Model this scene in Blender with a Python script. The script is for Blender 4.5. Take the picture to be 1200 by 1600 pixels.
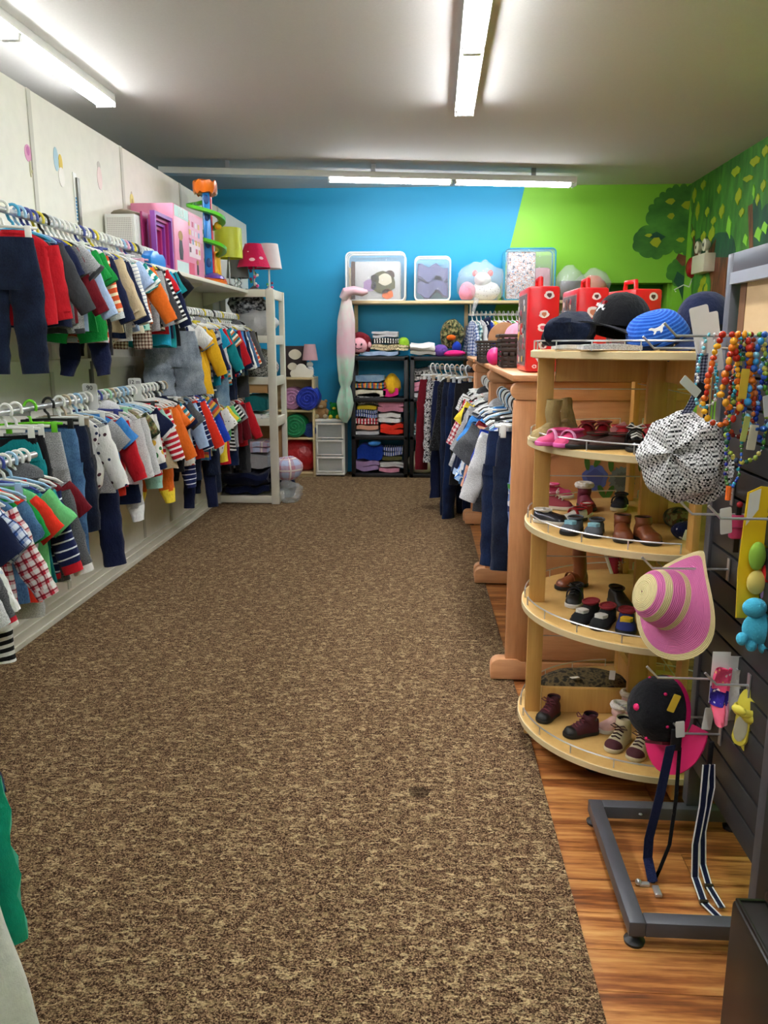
import bpy, bmesh, math, random
from math import sin, cos, pi, sqrt, radians as R_
from mathutils import Vector, Matrix

SC = bpy.context.scene
for o in list(bpy.data.objects): bpy.data.objects.remove(o)
COL = SC.collection
random.seed(7)

# ------------------------------------------------------------------ camera
FPX, VPX, VPY, CAMH = 1250.0, 680.0, 535.0, 1.45
_f = Vector((VPX-600, VPY-800, FPX)).normalized()
_d = Vector((0, _f.z, -_f.y)).normalized()
_r = _d.cross(_f)
def ray(x, y):
    c = Vector((x-600, y-800, FPX)); return Vector((_r.dot(c), _f.dot(c), -_d.dot(c)))
CAM = Vector((0, 0, CAMH))
def pX(x, y, X): d = ray(x, y); return CAM + d*(X/d.x)
def pY(x, y, Y): d = ray(x, y); return CAM + d*(Y/d.y)
def pZ(x, y, Z): d = ray(x, y); return CAM + d*((Z-CAMH)/d.z)
cd = bpy.data.cameras.new('camera'); cam = bpy.data.objects.new('camera', cd); COL.objects.link(cam)
cr, cu, cb = Vector((_r.x, _f.x, -_d.x)), -Vector((_r.y, _f.y, -_d.y)), -Vector((_r.z, _f.z, -_d.z))
cam.matrix_world = Matrix(((cr.x, cu.x, cb.x, 0), (cr.y, cu.y, cb.y, 0), (cr.z, cu.z, cb.z, CAMH), (0, 0, 0, 1)))
cd.sensor_fit = 'VERTICAL'; cd.sensor_height = 24; cd.lens = FPX/1600*24; cd.clip_start = 0.02
SC.camera = cam
# ------------------------------------------------------------------ world and exposure
w = bpy.data.worlds.new('world'); SC.world = w; w.use_nodes = True
w.node_tree.nodes['Background'].inputs[0].default_value = (0.9, 0.95, 1, 1)
w.node_tree.nodes['Background'].inputs[1].default_value = 0.05
SC.view_settings.view_transform = 'Standard'; SC.view_settings.look = 'None'
SC.view_settings.gamma = 1; SC.view_settings.use_curve_mapping = False
SC.view_settings.exposure = 1.2
TUBE = 34.0        # emission of the fluorescent tubes

# ------------------------------------------------------------------ materials
def lin(h):
    if isinstance(h, (tuple, list)): return (*h[:3], 1)
    h = h.lstrip('#'); v = [int(h[i:i+2], 16)/255 for i in (0, 2, 4)]
    return (*[c/12.92 if c <= .04045 else ((c+.055)/1.055)**2.4 for c in v], 1)
MC = {}
class NT:
    def __init__(s, name):
        s.m = bpy.data.materials.new(name); s.m.use_nodes = True
        s.t = s.m.node_tree; s.b = s.t.nodes['Principled BSDF']
    def n(s, typ, **kw):
        nd = s.t.nodes.new(typ)
        for k, v in kw.items():
            if k.startswith('i_'): nd.inputs[k[2:].replace('_', ' ')].default_value = v
            elif k.startswith('n_'): nd.inputs[int(k[2:])].default_value = v
            else: setattr(nd, k, v)
        return nd
    def l(s, a, b): s.t.links.new(a, b)
    def math(s, op, a, b=None):
        nd = s.n('ShaderNodeMath', operation=op)
        for i, v in enumerate((a, b)):
            if v is None: continue
            if hasattr(v, 'links'): s.l(v, nd.inputs[i])
            else: nd.inputs[i].default_value = v
        return nd.outputs[0]
    def mix(s, fac, a, b):
        nd = s.n('ShaderNodeMix', data_type='RGBA')
        for i, v in ((0, fac), (6, a), (7, b)):
            if hasattr(v, 'links'): s.l(v, nd.inputs[i])
            else: nd.inputs[i].default_value = v if i == 0 else lin(v)
        return nd.outputs[2]
    def coord(s, kind='UV', scale=(1, 1, 1), rot=(0, 0, 0)):
        tc = s.n('ShaderNodeTexCoord'); mp = s.n('ShaderNodeMapping')
        mp.inputs['Scale'].default_value = scale; mp.inputs['Rotation'].default_value = rot
        s.l(tc.outputs[kind], mp.inputs[0]); return mp.outputs[0]
    def noise(s, vec, scale=5, detail=3, rough=.5):
        nd = s.n('ShaderNodeTexNoise'); nd.inputs['Scale'].default_value = scale
        nd.inputs['Detail'].default_value = detail; nd.inputs['Roughness'].default_value = rough
        s.l(vec, nd.inputs['Vector']); return nd.outputs[0]
    def ramp(s, fac, stops, interp='LINEAR'):
        nd = s.n('ShaderNodeValToRGB'); cr_ = nd.color_ramp; cr_.interpolation = interp
        while len(cr_.elements) < len(stops): cr_.elements.new(.5)
        for e, (p, c) in zip(cr_.elements, stops): e.position = p; e.color = lin(c)
        s.l(fac, nd.inputs[0]); return nd.outputs[0]
    def bump(s, h, strength=.3, dist=.002):
        nd = s.n('ShaderNodeBump'); nd.inputs['Strength'].default_value = strength
        nd.inputs['Distance'].default_value = dist
        s.l(h, nd.inputs['Height']); s.l(nd.outputs[0], s.b.inputs['Normal'])
    def out(s, col, rough=.6, metal=0):
        if hasattr(col, 'links'): s.l(col, s.b.inputs['Base Color'])
        else: s.b.inputs['Base Color'].default_value = lin(col)
        s.b.inputs['Roughness'].default_value = rough; s.b.inputs['Metallic'].default_value = metal
        return s.m
def plain(name, col, rough=.5, metal=0, spec=None):
    if name in MC: return MC[name]
    t = NT(name)
    n = t.noise(t.coord('Object'), 14, 3)
    c = lin(col); c2 = tuple(x*.86 for x in c[:3])
    m = t.out(t.mix(n, c2, c), rough, metal)
    if spec is not None: t.b.inputs['Specular IOR Level'].default_value = spec
    MC[name] = m; return m
def emit(name, col, s):
    t = NT(name); t.b.inputs['Emission Color'].default_value = lin(col)
    t.b.inputs['Emission Strength'].default_value = s; return t.out(col, .4)
def wood(name, c1, c2, scale=(1, 12, 12), rough=.45, knots=False):
    if name in MC: return MC[name]
    t = NT(name); v = t.coord('Object', scale)
    n = t.noise(v, 3, 5, .6); n2 = t.noise(v, 11, 3)
    g = t.math('ADD', t.math('MULTIPLY', n, .75), t.math('MULTIPLY', n2, .25))
    c = t.ramp(g, [(.3, c1), (.7, c2)])
    t.bump(n2, .1); MC[name] = t.out(c, rough); return MC[name]
def glassy(name, col='#ffffff', alpha=.22, rough=.12):
    if name in MC: return MC[name]
    t = NT(name); t.b.inputs['Alpha'].default_value = alpha
    t.bump(t.noise(t.coord('Object'), 22, 2), .6, .02)
    t.b.inputs['Specular IOR Level'].default_value = .9
    MC[name] = t.out(col, rough); return MC[name]

# ------------------------------------------------------------------ mesh building
class MB:
    def __init__(s): s.v, s.f, s.uv, s.mi = [], [], [], []
    def add(s, vs, fs, uvs=None, m=0):
        o = len(s.v); s.v += [tuple(v) for v in vs]
        for k, f in enumerate(fs):
            s.f.append(tuple(i+o for i in f)); s.mi.append(m)
            s.uv.append(uvs[k] if uvs else None)
        return s
    def box(s, x0, x1, y0, y1, z0, z1, m=0):
        vs = [(x, y, z) for z in (z0, z1) for y in (y0, y1) for x in (x0, x1)]
        return s.add(vs, [(0, 2, 3, 1), (4, 5, 7, 6), (0, 1, 5, 4), (2, 6, 7, 3), (0, 4, 6, 2), (1, 3, 7, 5)], None, m)
    def rings(s, rs, cap0=True, cap1=True, closed=True, m=0, uv=True):
        n = len(rs[0]); vs = [p for r in rs for p in r]; fs, us = [], []
        L = [0]
        for a, b in zip(rs, rs[1:]):
            L.append(L[-1] + max((Vector(a[i])-Vector(b[i])).length for i in (0, n//4, n//2)))
        per = [0]
        mid = rs[len(rs)//2]
        for i in range(n): per.append(per[-1] + (Vector(mid[i])-Vector(mid[(i+1) % n])).length)
        for k in range(len(rs)-1):
            for i in range(n if closed else n-1):
                j = (i+1) % n
                fs.append((k*n+i, k*n+j, (k+1)*n+j, (k+1)*n+i))
                us.append(((per[i], L[k]), (per[i+1], L[k]), (per[i+1], L[k+1]), (per[i], L[k+1])))
        if cap0: fs.append(tuple(range(n))[::-1]); us.append(tuple((v[0], v[1]) for v in rs[0])[::-1])
        if cap1: fs.append(tuple((len(rs)-1)*n+i for i in range(n))); us.append(tuple((v[0], v[1]) for v in rs[-1]))
        return s.add(vs, fs, us, m)
    def tube(s, pts, r, n=8, m=0, cap=True, flat=1.0):
        pts = [Vector(p) for p in pts]; rs = []; up = None
        for i, p in enumerate(pts):
            t = (pts[min(i+1, len(pts)-1)]-pts[max(i-1, 0)])
            t = t.normalized() if t.length > 1e-9 else Vector((0, 0, 1))
            if up is None:
                up = Vector((0, 0, 1)) if abs(t.z) < .9 else Vector((1, 0, 0))
            u = (up - t*up.dot(t)).normalized(); w_ = t.cross(u); up = u
            rr = r[i] if isinstance(r, (list, tuple)) else r
            rs.append([p + u*(rr*cos(2*pi*k/n)*flat) + w_*(rr*sin(2*pi*k/n)) for k in range(n)])
        return s.rings(rs, cap, cap, m=m)
    def prism(s, poly, z0, z1, axis='z', m=0):
        n = len(poly)
        def P(a, b, c): return (a, b, c) if axis == 'z' else ((a, c, b) if axis == 'y' else (c, a, b))
        vs = [P(a, b, z0) for a, b in poly] + [P(a, b, z1) for a, b in poly]
        fs = [tuple(range(n))[::-1], tuple(range(n, 2*n))] + [(i, (i+1) % n, n+(i+1) % n, n+i) for i in range(n)]
        return s.add(vs, fs, None, m)
    def lathe(s, prof, n=20, c=(0, 0, 0), m=0, cap=True, fn=None):
        rs = []
        for r, z in prof:
            ring = []
            for k in range(n):
                a = 2*pi*k/n; x, y, zz = r*cos(a), r*sin(a), z
                if fn: x, y, zz = fn(x, y, zz, a)
                ring.append((c[0]+x, c[1]+y, c[2]+zz))
            rs.append(ring)
        return s.rings(rs, cap, cap, m=m)
    def ball(s, c, rx, ry=None, rz=None, n=12, k=8, m=0, fn=None):
        ry = ry or rx; rz = rz or rx
        rs = []
        for i in range(k+1):
            t = -pi/2 + pi*i/k; cr_ = max(cos(t), .02); ring = []
            for j in range(n):
                a = 2*pi*j/n; p = Vector((cr_*cos(a)*rx, cr_*sin(a)*ry, sin(t)*rz))
                if fn: p = fn(p)
                ring.append((c[0]+p.x, c[1]+p.y, c[2]+p.z))
            rs.append(ring)
        return s.rings(rs, True, True, m=m)
    def build(s, name, mat, parent=None, smooth=True, bevel=0, flip=True):
        me = bpy.data.meshes.new(name); me.from_pydata(s.v, [], s.f)
        for mm in (mat if isinstance(mat, (list, tuple)) else [mat]): me.materials.append(mm)
        if any(s.mi): me.polygons.foreach_set('material_index', s.mi)
        ul = me.uv_layers.new(name='UVMap')
        for p, u in zip(me.polygons, s.uv):
            for q, li in enumerate(p.loop_indices):
                if u: ul.data[li].uv = u[q]
                else:
                    v = s.v[p.vertices[q]]; ul.data[li].uv = (v[0]+v[1], v[2])
        bm = bmesh.new(); bm.from_mesh(me)
        bmesh.ops.recalc_face_normals(bm, faces=bm.faces)
        if bevel:
            es = [e for e in bm.edges if len(e.link_faces) == 2 and e.calc_face_angle(0) > .6]
            bmesh.ops.bevel(bm, geom=es, offset=bevel, segments=2, affect='EDGES', profile=.5)
        bm.to_mesh(me); bm.free()
        if smooth:
            me.polygons.foreach_set('use_smooth', [True]*len(me.polygons))
            me.set_sharp_from_angle(angle=R_(42))
        o = bpy.data.objects.new(name, me); COL.objects.link(o)
        if parent: o.parent = parent
        return o
def tag(o, label, cat, group=None):
    o['label'] = label; o['category'] = cat
    if group: o['group'] = group
    return o
def thing(name, label, cat, loc=(0, 0, 0), rz=0, group=None):
    o = bpy.data.objects.new(name, None); COL.objects.link(o); o.empty_display_size = .05
    o.location = loc; o.rotation_euler = (0, 0, rz); return tag(o, label, cat, group)
def struct(o): o['kind'] = 'structure'; return o
def bx(name, mat, parent, x0, x1, y0, y1, z0, z1, bevel=0, smooth=True):
    return MB().box(min(x0, x1), max(x0, x1), min(y0, y1), max(y0, y1), z0, z1).build(name, mat, parent, smooth, bevel)
def arc(cx, cy, r, a0, a1, n=12, ry=None):
    ry = ry or r
    return [(cx+r*cos(a0+(a1-a0)*i/n), cy+ry*sin(a0+(a1-a0)*i/n)) for i in range(n+1)]
def copy_tree(o, parent=None):
    c = o.copy(); COL.objects.link(c); c.parent = parent
    for ch in o.children: copy_tree(ch, c)
    return c
# ------------------------------------------------------------------ the room
CEIL, YB, XR, XL = 3.06, 9.0, 2.63, -2.0
YF, XFL = -3.2, -4.2
# shared plain materials
WHITE = plain('white_plastic', '#f0f0ec', .35); OFFWHITE = plain('cream_paint', '#e4e1d2', .5)
CHROME = plain('chrome_metal', '#dcdcde', .28, .75); STEEL = plain('satin_steel', '#9a9a9c', .35, .9)
BLACKP = plain('black_plastic', '#121216', .45); DKGREY = plain('charcoal_metal', '#55565c', .45, .25)
# carpet
t = NT('carpet_pile'); vc = t.coord('Object')
vw = t.coord('Object', (14, 34, 1)); big = t.noise(vw, 1.7, 6, .8)
fine = t.noise(vc, 240, 2, .7); mid = t.noise(t.coord('Object', (1, 2.2, 1)), 75, 3, .7)
base = t.ramp(fine, [(.36, '#1b110c'), (.5, '#553d2d'), (.64, '#ab8c6a')])
sq = t.ramp(t.math('ADD', t.math('MULTIPLY', big, .62), t.math('MULTIPLY', mid, .38)), [(.50, '#000000'), (.58, '#ffffff')])
c = t.mix(t.math('MULTIPLY', sq, .5), base, t.mix(fine, '#87704c', '#d8bc8c'))
ln = t.noise(t.coord('Object', (7, 15, 1)), 2.2, 3, .55); lm = t.math('LESS_THAN', t.math('ABSOLUTE', t.math('SUBTRACT', ln, .5)), .022)
lb = t.math('GREATER_THAN', t.noise(t.coord('Object', (1, 1, 1)), 26, 2), .5)
c = t.mix(t.math('MULTIPLY', t.math('MULTIPLY', lm, lb), t.math('MULTIPLY', fine, .75)), c, '#e6cb9a')
st = t.noise(t.coord('Object', (1, 1, 1)), 1.1, 3, .6)
c = t.mix(t.ramp(st, [(.3, '#404040'), (.55, '#000000')]), c, '#4a3626')
vd = t.n('ShaderNodeVectorMath', operation='DISTANCE'); t.l(vc, vd.inputs[0]); vd.inputs[1].default_value = tuple(pZ(655, 1240, 0))
c = t.mix(t.math('MULTIPLY', t.math('LESS_THAN', t.math('ADD', vd.outputs['Value'], t.math('MULTIPLY', mid, .04)), .055), .6), c, '#1a120c')
t.bump(t.math('ADD', fine, mid), .9, .006); CARPET = t.out(c, 1); t.b.inputs['Specular IOR Level'].default_value = .05
# floorboards
t = NT('oak_plank'); oi = t.n('ShaderNodeObjectInfo')
tc = t.n('ShaderNodeTexCoord'); mp = t.n('ShaderNodeMapping'); mp.inputs['Scale'].default_value = (1.1, 14, 14)
cmb = t.n('ShaderNodeVectorMath', operation='ADD'); sc_ = t.n('ShaderNodeVectorMath', operation='SCALE'); sc_.inputs[3].default_value = 31
t.l(oi.outputs['Random'], sc_.inputs[0]); t.l(tc.outputs['Object'], mp.inputs[0]); t.l(mp.outputs[0], cmb.inputs[0]); t.l(sc_.outputs[0], cmb.inputs[1])
n1 = t.noise(cmb.outputs[0], 1.5, 6, .62); n2 = t.noise(cmb.outputs[0], 6, 4, .6)
g = t.math('ADD', t.math('MULTIPLY', n1, .7), t.math('MULTIPLY', n2, .3))
c = t.ramp(g, [(.32, '#4a2412'), (.44, '#8d5228'), (.54, '#bd7f45'), (.68, '#d9a768')])
c = t.mix(t.math('MULTIPLY', oi.outputs['Random'], .3), c, '#8a5028')
t.bump(n2, .08); PLANK = t.out(c, .32)
fl = struct(MB().box(XFL, XR, YF, YB, -.12, -.006).build('floor', plain('subfloor', '#3a2415', .8), None, False))
pme = None; py = .55; row = 0
while py < 8.9:
    x = .30 - (row*0.37 % 1.1)
    while x < 2.52:
        x0, x1 = max(x, .16), min(x+1.2, 2.53)
        if x1-x0 > .05:
            b = MB().box(x0+.0008, x1-.0008, py+.0008, py+.1292, -.0058, 0).build('plank', PLANK, fl, False)
        x += 1.2
    py += .13; row += 1
edge = [(XL+.02, YF+.02), (.43, YF+.02), (.392, 1.4), (.375, 2.66), (.322, 4.84), (.30, 6.3), (.30, YB), (XL+.02, YB)]
cp = struct(MB().prism(edge, -.0055, .006).build('carpet', CARPET, None, False))
cp['label'] = 'mottled brown and tan commercial carpet covering the aisle'
# ceiling
t = NT('ceiling_paint'); nn = t.noise(t.coord('Object'), 90, 3)
t.bump(nn, .12, .003); CEILM = t.out(t.mix(nn, '#bdbcb8', '#c8c7c3'), .9)
struct(MB().box(XFL, XR+.1, YF, YB+.1, CEIL, CEIL+.1).build('ceiling', CEILM, None, False))
# back wall: blue left, green right of a slanted edge; doorway at the right end
t = NT('two_tone_wall_paint'); tc = t.n('ShaderNodeTexCoord'); sp = t.n('ShaderNodeSeparateXYZ'); t.l(tc.outputs['Object'], sp.inputs[0])
pa, pb = pY(818, 300, YB), pY(775, 476, YB); k = (pa.x-pb.x)/(pa.z-pb.z)
e = t.math('GREATER_THAN', t.math('SUBTRACT', sp.outputs[0], t.math('MULTIPLY', sp.outputs[2], k)), pb.x-k*pb.z)
nn = t.noise(t.coord('Object'), 120, 2); t.bump(nn, .08, .002)
c = t.mix(e, '#008fbd', '#7cbe2c'); BACKM = t.out(c, .55)
GREEN = plain('lime_wall_paint', '#7cbe2c', .55)
dl, dr, dz = pY(932, 442, YB).x, pY(1052, 442, YB).x, pY(990, 442, YB).z
m = MB().box(XFL, dl, YB, YB+.1, 0, CEIL).box(dl, dr, YB, YB+.1, dz, CEIL).box(dr, XR+.1, YB, YB+.1, 0, CEIL)
wb = struct(m.build('wall_back', BACKM, None, False))
SHADED_GREEN = plain('recess_shaded_green', '#2f7a24', .5)  # door green darkened to paint in the shade of its recess
d1 = struct(MB().box(dl+.03, dr-.03, YB+.28, YB+.33, .01, dz).build('door_1', SHADED_GREEN, None, True, .004))
m = MB().box(dl-.02, dl+.03, YB+.1, YB+.33, 0, dz+.02).box(dr-.03, dr+.02, YB+.1, YB+.33, 0, dz+.02).box(dl, dr, YB+.1, YB+.33, dz, dz+.04)
m.build('door_frame', GREEN, d1, False)
MB().tube([(dr-.14, YB+.28, 1.0), (dr-.14, YB+.22, 1.0), (dr-.26, YB+.22, 1.0)], .011).build('door_handle', CHROME, d1)
m = MB().box(dr-.10, dr-.04, YB+.24, YB+.28, dz-.14, dz-.115).box(dr-.075, dr-.06, YB+.235, YB+.28, dz-.18, dz-.08)
m.build('door_closer', STEEL, d1)
# right wall with mural
wr = struct(MB().box(XR, XR+.1, YF, YB, 0, CEIL).build('wall_right', GREEN, None, False))
struct(MB().box(XFL-.1, XFL, YF, YB, 0, CEIL).build('wall_left', plain('plain_white_wall', '#dcdad2', .7), None, False))
struct(MB().box(XFL, XR, YF-.1, YF, 0, CEIL).build('wall_front', plain('plain_white_wall', '#dcdad2', .7), None, False))
t = NT('painted_foliage'); v = t.coord('Object', (1, 5, 1.6)); n1 = t.noise(v, 2.2, 4, .6)
FOL = t.out(t.ramp(n1, [(.35, '#2a6420'), (.5, '#3c7c26'), (.66, '#4f9430')]), .55)
t = NT('painted_deep_foliage'); n1 = t.noise(t.coord('Object', (1, 5, 1.6)), 2.2, 4, .6)
FOLD = t.out(t.ramp(n1, [(.35, '#0d3a33'), (.65, '#1f5f3a')]), .55)
t = NT('painted_bark'); n1 = t.noise(t.coord('Object', (1, 9, 1.5)), 2.4, 4, .6)
BARK = t.out(t.ramp(n1, [(.35, '#3d1c10'), (.5, '#6e3a22'), (.68, '#8a5236')]), .55)
YLEAF = plain('painted_yellow_leaf', '#a9b81c', .5); LLEAF = plain('painted_light_leaf', '#8fd83c', .5)
def blob(pts, lobes, amp, n=6, seed=1):
    # scalloped outline through the control polygon
    rr = random.Random(seed); out = []
    sg = 1 if sum(pts[i][0]*pts[(i+1) % len(pts)][1]-pts[(i+1) % len(pts)][0]*pts[i][1] for i in range(len(pts))) > 0 else -1
    for i in range(len(pts)):
        a, b = Vector(pts[i]), Vector(pts[(i+1) % len(pts)]); L = (b-a).length
        k = max(1, int(L/lobes)); nrm = Vector((b.y-a.y, a.x-b.x)).normalized()*sg
        for j in range(k):
            p, q = a+(b-a)*(j/k), a+(b-a)*((j+1)/k); h = amp*rr.uniform(.6, 1.25)
            for s_ in range(n):
                f = s_/n; out.append(tuple(p+(q-p)*f+nrm*h*sin(pi*f)**.7))
    return out
def back_paint(pxs, mat, name, depth, lobes=.12, amp=.05, seed=1):
    P = [pY(x, y, YB) for x, y in pxs]; poly = [(p.x, p.z) for p in P]
    if lobes: poly = blob(poly, lobes, amp, seed=seed)
    poly = [(min(x, XR-.002), z) for x, z in poly]
    return MB().prism(poly, YB-depth, YB+.001, 'y').build(name, mat, wb, False)
def right_paint(pxs, mat, name, depth, lobes=0, amp=.05, seed=1):
    P = [pX(x, y, XR) for x, y in pxs]; poly = [(p.y, min(p.z, CEIL-.004)) for p in P]
    if lobes: poly = [(a, min(b, CEIL-.003)) for a, b in blob(poly, lobes, amp, seed=seed)]
    poly = [(min(a, YB-.001), b) for a, b in poly]
    return MB().prism(poly, XR-depth, XR+.001, 'x').build(name, mat, wr, False)
back_paint([(1086, 291), (1050, 294), (1030, 308), (1014, 330), (1014, 352), (996, 362), (990, 378), (998, 394), (1018, 402), (1036, 398), (1052, 390), (1066, 394), (1086, 402)], FOL, 'painted_foliage', .003, .075, .032)
back_paint([(1086, 408), (1062, 404), (1050, 410), (1042, 424), (1050, 438), (1062, 447), (1086, 452)], FOL, 'painted_foliage', .003, .075, .03, 2)
back_paint([(1086, 400), (1060, 396), (1056, 404), (1066, 416), (1086, 414)], BARK, 'painted_branch', .004, 0)
back_paint([(1052, 440), (1058, 424), (1070, 432), (1086, 470), (1086, 492), (1070, 470), (1060, 450)], FOLD, 'painted_dark_leaf', .004, 0)  # dark teal leaf, part of the mural's own paint
back_paint([(1009, 370), (1026, 362), (1040, 370), (1032, 376)], FOLD, 'painted_dark_leaf', .004, 0)
for i, (x, y, w_, h_) in enumerate([(1047, 315, 8, 5), (1073, 321, 9, 7), (1048, 338, 6, 5), (1024, 379, 9, 8), (1013, 368, 6, 3), (1063, 375, 7, 4)]):
    back_paint([(x-w_, y), (x-w_*.3, y-h_*.9), (x+w_*.6, y-h_), (x+w_, y-h_*.2), (x+w_*.3, y+h_), (x-w_*.5, y+h_*.6)], YLEAF, 'painted_leaf', .006, 0)
right_paint([(1081, 288), (1083, 425), (1098, 432), (1110, 424), (1124, 430), (1138, 424), (1160, 420), (1200, 400), (1280, 380), (1330, 60)], FOL, 'painted_foliage', .003, .25, .06, 3)
right_paint([(1084, 380), (1110, 372), (1140, 366), (1150, 396), (1138, 420), (1112, 424), (1088, 420)], FOLD, 'painted_deep_foliage', .005, .3, .05, 4)
right_paint([(1178, 312), (1172, 392), (1184, 400), (1300, 360), (1290, 300), (1190, 330)], FOLD, 'painted_deep_foliage', .005, .3, .05, 5)
right_paint([(1116, 402), (1140, 402), (1168, 402), (1300, 330), (1340, 700), (1100, 620), (1093, 560), (1098, 470), (1106, 430)], BARK, 'painted_trunk', .006, 0)
right_paint([(1170, 322), (1177, 318), (1178, 400), (1172, 402)], BARK, 'painted_branch', .0065, 0)
right_paint([(1082, 350), (1090, 396), (1104, 400), (1120, 372), (1116, 402), (1104, 414), (1086, 402)], BARK, 'painted_branch', .0065, 0)
right_paint([(1082, 440), (1086, 420), (1104, 430), (1110, 432), (1106, 470), (1097, 478), (1092, 470), (1086, 486)], FOL, 'painted_foliage', .008, .3, .06, 8)
rl = random.Random(5)
for (x, y, w_, h_) in [(1100, 289, 4, 8), (1125, 295, 3, 8), (1151, 268, 7, 9), (1170, 279, 8, 6), (1181, 252, 8, 9), (1155, 307, 5, 14), (1129, 330, 4, 12), (1116, 345, 4, 7), (1106, 331, 3, 8), (1091, 330, 3, 15), (1086, 305, 3, 12), (1194, 290, 4, 10), (1185, 312, 3, 10), (1197, 236, 5, 10), (1113, 366, 5, 14), (1100, 370, 4, 9), (1084, 366, 3, 7), (1160, 332, 4, 8), (1095, 456, 4, 14), (1100, 440, 5, 10), (1104, 452, 3, 10), (1215, 250, 9, 12), (1230, 300, 8, 14)]:
    right_paint([(x-w_, y+h_*.3), (x-w_*.7, y-h_*.3), (x, y-h_*.7), (x+w_*.3, y-h_), (x+w_, y-h_*.6), (x+w_*.8, y+h_*.2), (x+w_*.2, y+h_*.5), (x-w_*.2, y+h_)], YLEAF, 'painted_leaf', .01, 0)
for (x, y, w_, h_) in [(1140, 355, 4, 18), (1186, 366, 6, 12), (1196, 356, 5, 10), (1166, 375, 4, 10), (1179, 300, 2, 12)]:
    right_paint([(x-w_, y+h_*.3), (x-w_*.5, y-h_*.5), (x, y-h_), (x+w_, y-h_*.4), (x+w_*.6, y+h_*.3), (x+w_*.4, y+h_), (x-w_*.2, y+h_*.6)], LLEAF, 'painted_leaf', .01, 0)
# partition on the left
PW = plain('partition_white', '#e9e6da', .5); PW2 = plain('partition_seam', '#c9c6ba', .5)
PT = 2.66
pl = struct(MB().box(XL-.09, XL, .2, 8.75, 0, PT).build('wall_partition', PW, None, False))
for yy in (1.75, 2.95, 4.12, 5.3, 6.5, 7.6):
    MB().box(XL, XL+.006, yy-.018, yy+.018, .12, PT).build('seam_strip', PW2, pl, False)
MB().box(XL, XL+.014, .2, 4.58, 1.30, 1.36).box(XL, XL+.022, .2, 4.58, 1.345, 1.36).build('ledge_moulding', PW, pl, False)
MB().box(XL, XL+.014, 4.66, 7.0, 1.30, 1.36).build('ledge_moulding', PW, pl, False)
bb = struct(MB().box(XL, XL+.012, .2, 8.4, 0, .11).box(XL, XL+.02, .2, 8.4, 0, .075).box(XL, XL+.03, .2, 8.4, 0, .03).build('baseboard_left', plain('baseboard_cream', '#dedacb', .45), None, False))
for yy in (4.6, 5.85, 7.0):
    o = MB().box(XL, XL+.016, yy-.014, yy+.014, .12, 2.34)
    for q in range(36): o.box(XL+.0155, XL+.0165, yy-.003, yy+.003, .2+q*.058, .225+q*.058)
    o.build('slotted_standard', plain('bracket_grey', '#77766f', .4, .6) if yy < 5 else PW2, pl, False)

# ------------------------------------------------------------------ fluorescent lights
TUBEM = emit('lit_tube', '#fbfcff', TUBE)
def light_fixture(label, p0, p1, segs, zc, wid=.13, unlit=()):
    p0, p1 = Vector((*p0, 0)), Vector((*p1, 0)); L = (p1-p0).length; a = math.atan2(p1.y-p0.y, p1.x-p0.x)
    r = thing('ceiling_light', label, 'ceiling light', (p0.x, p0.y, zc), a, 'fluorescent strip lights')
    prof = [(-wid/2, 0), (-wid/2, .03), (-wid*.42, .055), (wid*.42, .055), (wid/2, .03), (wid/2, 0)]
    MB().prism(prof, 0, L, 'x').build('housing', plain('enamel_housing', '#e9e9e6', .3), r)
    for q in (-.004, L): MB().box(q, q+.004, -wid/2, wid/2, -.03, .055).build('end_plate', WHITE, r, False)
    for s0, s1 in segs:
        for sy in (-.033, .033):
            MB().tube([(s0+.02, sy, -.016), (s1-.02, sy, -.016)], .014, 12).build('tube', TUBEM, r)
        for q in (s0, s1-.02):
            MB().box(q, q+.02, -.05, .05, -.034, 0).build('lampholder', WHITE, r, True, .004)
    return r
light_fixture('long double-tube ceiling light running up the middle of the aisle', (.18, 1.1), (.18, 5.99), [(.02, 1.22), (1.24, 2.44), (2.46, 3.66), (3.67, 4.87)], 3.005)
light_fixture('fluorescent strip light along the ceiling beyond the white partition', (-2.22, .75), (-2.2, 5.62), [(.02, 1.22), (1.24, 2.44), (2.46, 3.66), (3.67, 4.87)], 3.005)
a_, b_ = pZ(250, 272, 2.93), pZ(897, 287, 2.93)
dirv = (b_-a_); Lb = dirv.length; s1 = (pZ(507, 286, 2.93)-a_).length; s2 = (pZ(701, 288, 2.93)-a_).length
bf = light_fixture('fluorescent strip light across the ceiling in front of the blue wall', (a_.x, a_.y), (b_.x, min(b_.y, 8.85)), [(s1, s2-.01), (s2+.01, Lb-.03)], 2.93)
for q in (.6, Lb*.5, Lb-.4):
    MB().box(q-.02, q+.02, -.012, .012, .054, CEIL-2.93-.0005).build('hanger_bracket', STEEL, bf, False)
light_fixture('fluorescent strip light behind the photographed aisle', (.2, -2.6), (.2, -.2), [(.02, 1.2), (1.22, 2.4)], 3.005)
# ------------------------------------------------------------------ furniture
PINE = wood('pine_board', '#b87a4c', '#d89c6c', (1.5, 12, 1.5)); PINEV = wood('pine_upright', '#bd8052', '#dca070', (12, 12, 1.2))
PINEX = wood('pine_crosspiece', '#c4885a', '#e2aa7c', (1.2, 12, 12))
MAPLE = wood('maple_board', '#c69a56', '#deb872', (3, 3, 3)); MAPLEV = wood('maple_upright', '#c08e48', '#d6a860', (14, 14, 1)); MAPLEE = plain('maple_edge_band', '#dcc79a', .4)
BIRCH = wood('birch_board', '#c9b183', '#dcc99c', (1, 9, 9))
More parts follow.
